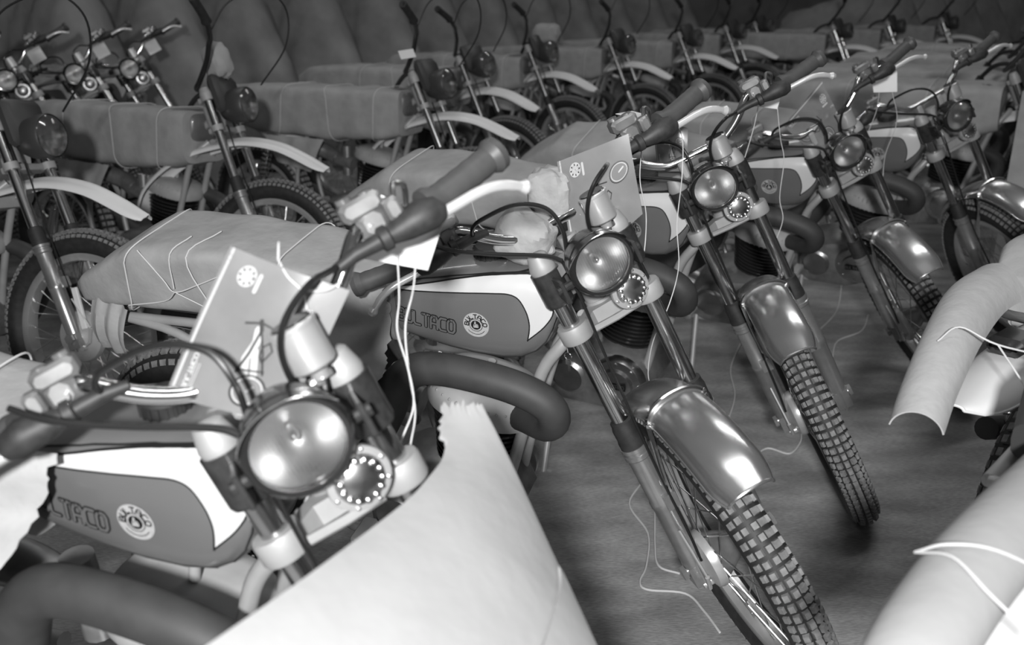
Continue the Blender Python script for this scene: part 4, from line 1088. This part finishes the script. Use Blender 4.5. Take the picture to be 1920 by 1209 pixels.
# ------------------------------------------------------------------ paper covers on the facing row at the right
def channel(C, W_, label, name, m_, up=(0, 0, 1), arch=.5, th=.0025, n=30, span=1.7):
    P = interp_curve(C, n); G = []
    for i in range(n):
        t = P[min(i + 1, n - 1)] - P[max(i - 1, 0)]; t /= np.linalg.norm(t); sd = np.cross(t, up); sd /= np.linalg.norm(sd); uu = np.cross(sd, t); wv = np.interp(i / (n - 1), np.linspace(0, 1, len(W_)), W_)
        G.append([P[i] + sd * wv * math.sin(a) + uu * wv * arch * (math.cos(a) - 1) * 1.2 for a in np.linspace(-span, span, 19)])
    o = link(name, MB().sheet(G, th).mesh(name, m_, 50)); tag(o, label, 'paper cover', 'paper covers on the facing row'); return o, G
o, G1 = channel([(.34, .76, .835), (.40, .835, .865), (.495, .945, .878), (.60, 1.055, .880), (.70, 1.16, .875), (.80, 1.27, .868)], [.042, .048, .05, .052, .052, .052], 'white paper cover tied over the bike tail at the lower right', 'tail_cover', 'card_white', arch=.7)
for P in ([(.445, .965, .86), (.47, .945, .882), (.52, .935, .880), (.60, .93, .84)], [(.445, .965, .86), (.465, .92, .882), (.485, .87, .868), (.53, .83, .83)]):
    link('string', MB().tube(spline(P, 6), .0016, 6).mesh('string', 'string', 60), o)
o, G2 = channel([(.642, 1.45, .812), (.70, 1.55, .845), (.79, 1.69, .885), (.90, 1.85, .91), (1.0, 1.96, .912)], [.042, .045, .05, .06, .066], 'folded cardboard cover over the white tail at the right edge', 'tail_cover', 'paper_pale', arch=.9, span=1.35)
for P in ([(.735, 1.62, .87), (.775, 1.63, .892), (.83, 1.60, .87), (.95, 1.60, .84)], [(.83, 1.60, .87), (.835, 1.54, .845), (.84, 1.50, .825)]):
    link('string', MB().tube(spline(P, 6), .0016, 6).mesh('string', 'string', 60), o)

# ------------------------------------------------------------------ kraft boards and draped bikes behind
def board(c, yaw, w_, h_, lean, label, sd, m_='kraft'):
    G = []
    for i in range(14):
        u = i / 13 - .5; row = []
        for j in range(18):
            v = j / 17; d = .02 * math.sin(u * 7 + sd) * v + .008 * nz(u, v, 1, sd)
            row.append((c[0] + math.cos(yaw) * u * w_ - math.sin(yaw) * (d + lean * v), c[1] + math.sin(yaw) * u * w_ + math.cos(yaw) * (d + lean * v), .005 + v * h_))
        G.append(row)
    o = link('kraft_board', MB().sheet(G, .004).mesh('kraft_board', m_, 50)); tag(o, label, 'kraft board'); return o
board((2.52, 4.55), -.55, .45, .95, .25, 'tall dark kraft board standing between the fifth bike and the right edge', 1.0)
def draped(x, y, yaw, label, sd, h=1.15, L=1.9):
    R = []; n = 26
    for i in range(25):
        t = i / 24; xx = -L / 2 + L * t
        top = h * (np.interp(t, [0, .05, .3, .72, .80, 1.0], [.55, .8, .92, 1.0, .98, .42])) + .03 * math.sin(t * 9 + sd)
        hw = .16 + .16 * math.exp(-((t - .72) / .16) ** 2); ring = []
        for q in range(n):
            a = math.pi * q / (n - 1); c, s = math.cos(a), math.sin(a)
            yy = hw * math.copysign(abs(c) ** .8, c) * (1.15 - .25 * s) * (1 + .10 * math.sin(xx * 11 + sd * 3) * (1 - s)) + .02 * math.sin(xx * 23 + q * .6 + sd)
            zz = .03 + (top - .03) * s ** .55 + .015 * nz(xx, q * .1, t, sd)
            ring.append((xx, yy, zz))
        R.append(ring)
    m = MB().rings(R, cap0=True, cap1=True)
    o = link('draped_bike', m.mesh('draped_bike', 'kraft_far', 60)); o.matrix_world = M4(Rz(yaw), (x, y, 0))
    tag(o, label, 'covered bike', 'paper covered bikes along the back'); return o
names_ = ['leftmost', 'second', 'third', 'fourth', 'fifth', 'sixth', 'seventh', 'eighth', 'ninth', 'tenth', 'eleventh', 'twelfth']
for i in range(12):
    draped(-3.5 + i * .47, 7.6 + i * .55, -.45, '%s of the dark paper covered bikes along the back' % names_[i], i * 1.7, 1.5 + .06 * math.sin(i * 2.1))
for i in range(5):
    draped(4.2 + i * .62, 12.6 + i * .62, -.35, '%s of the paper covered bikes at the far upper right' % names_[i], i * 2.3 + 9, 1.35)
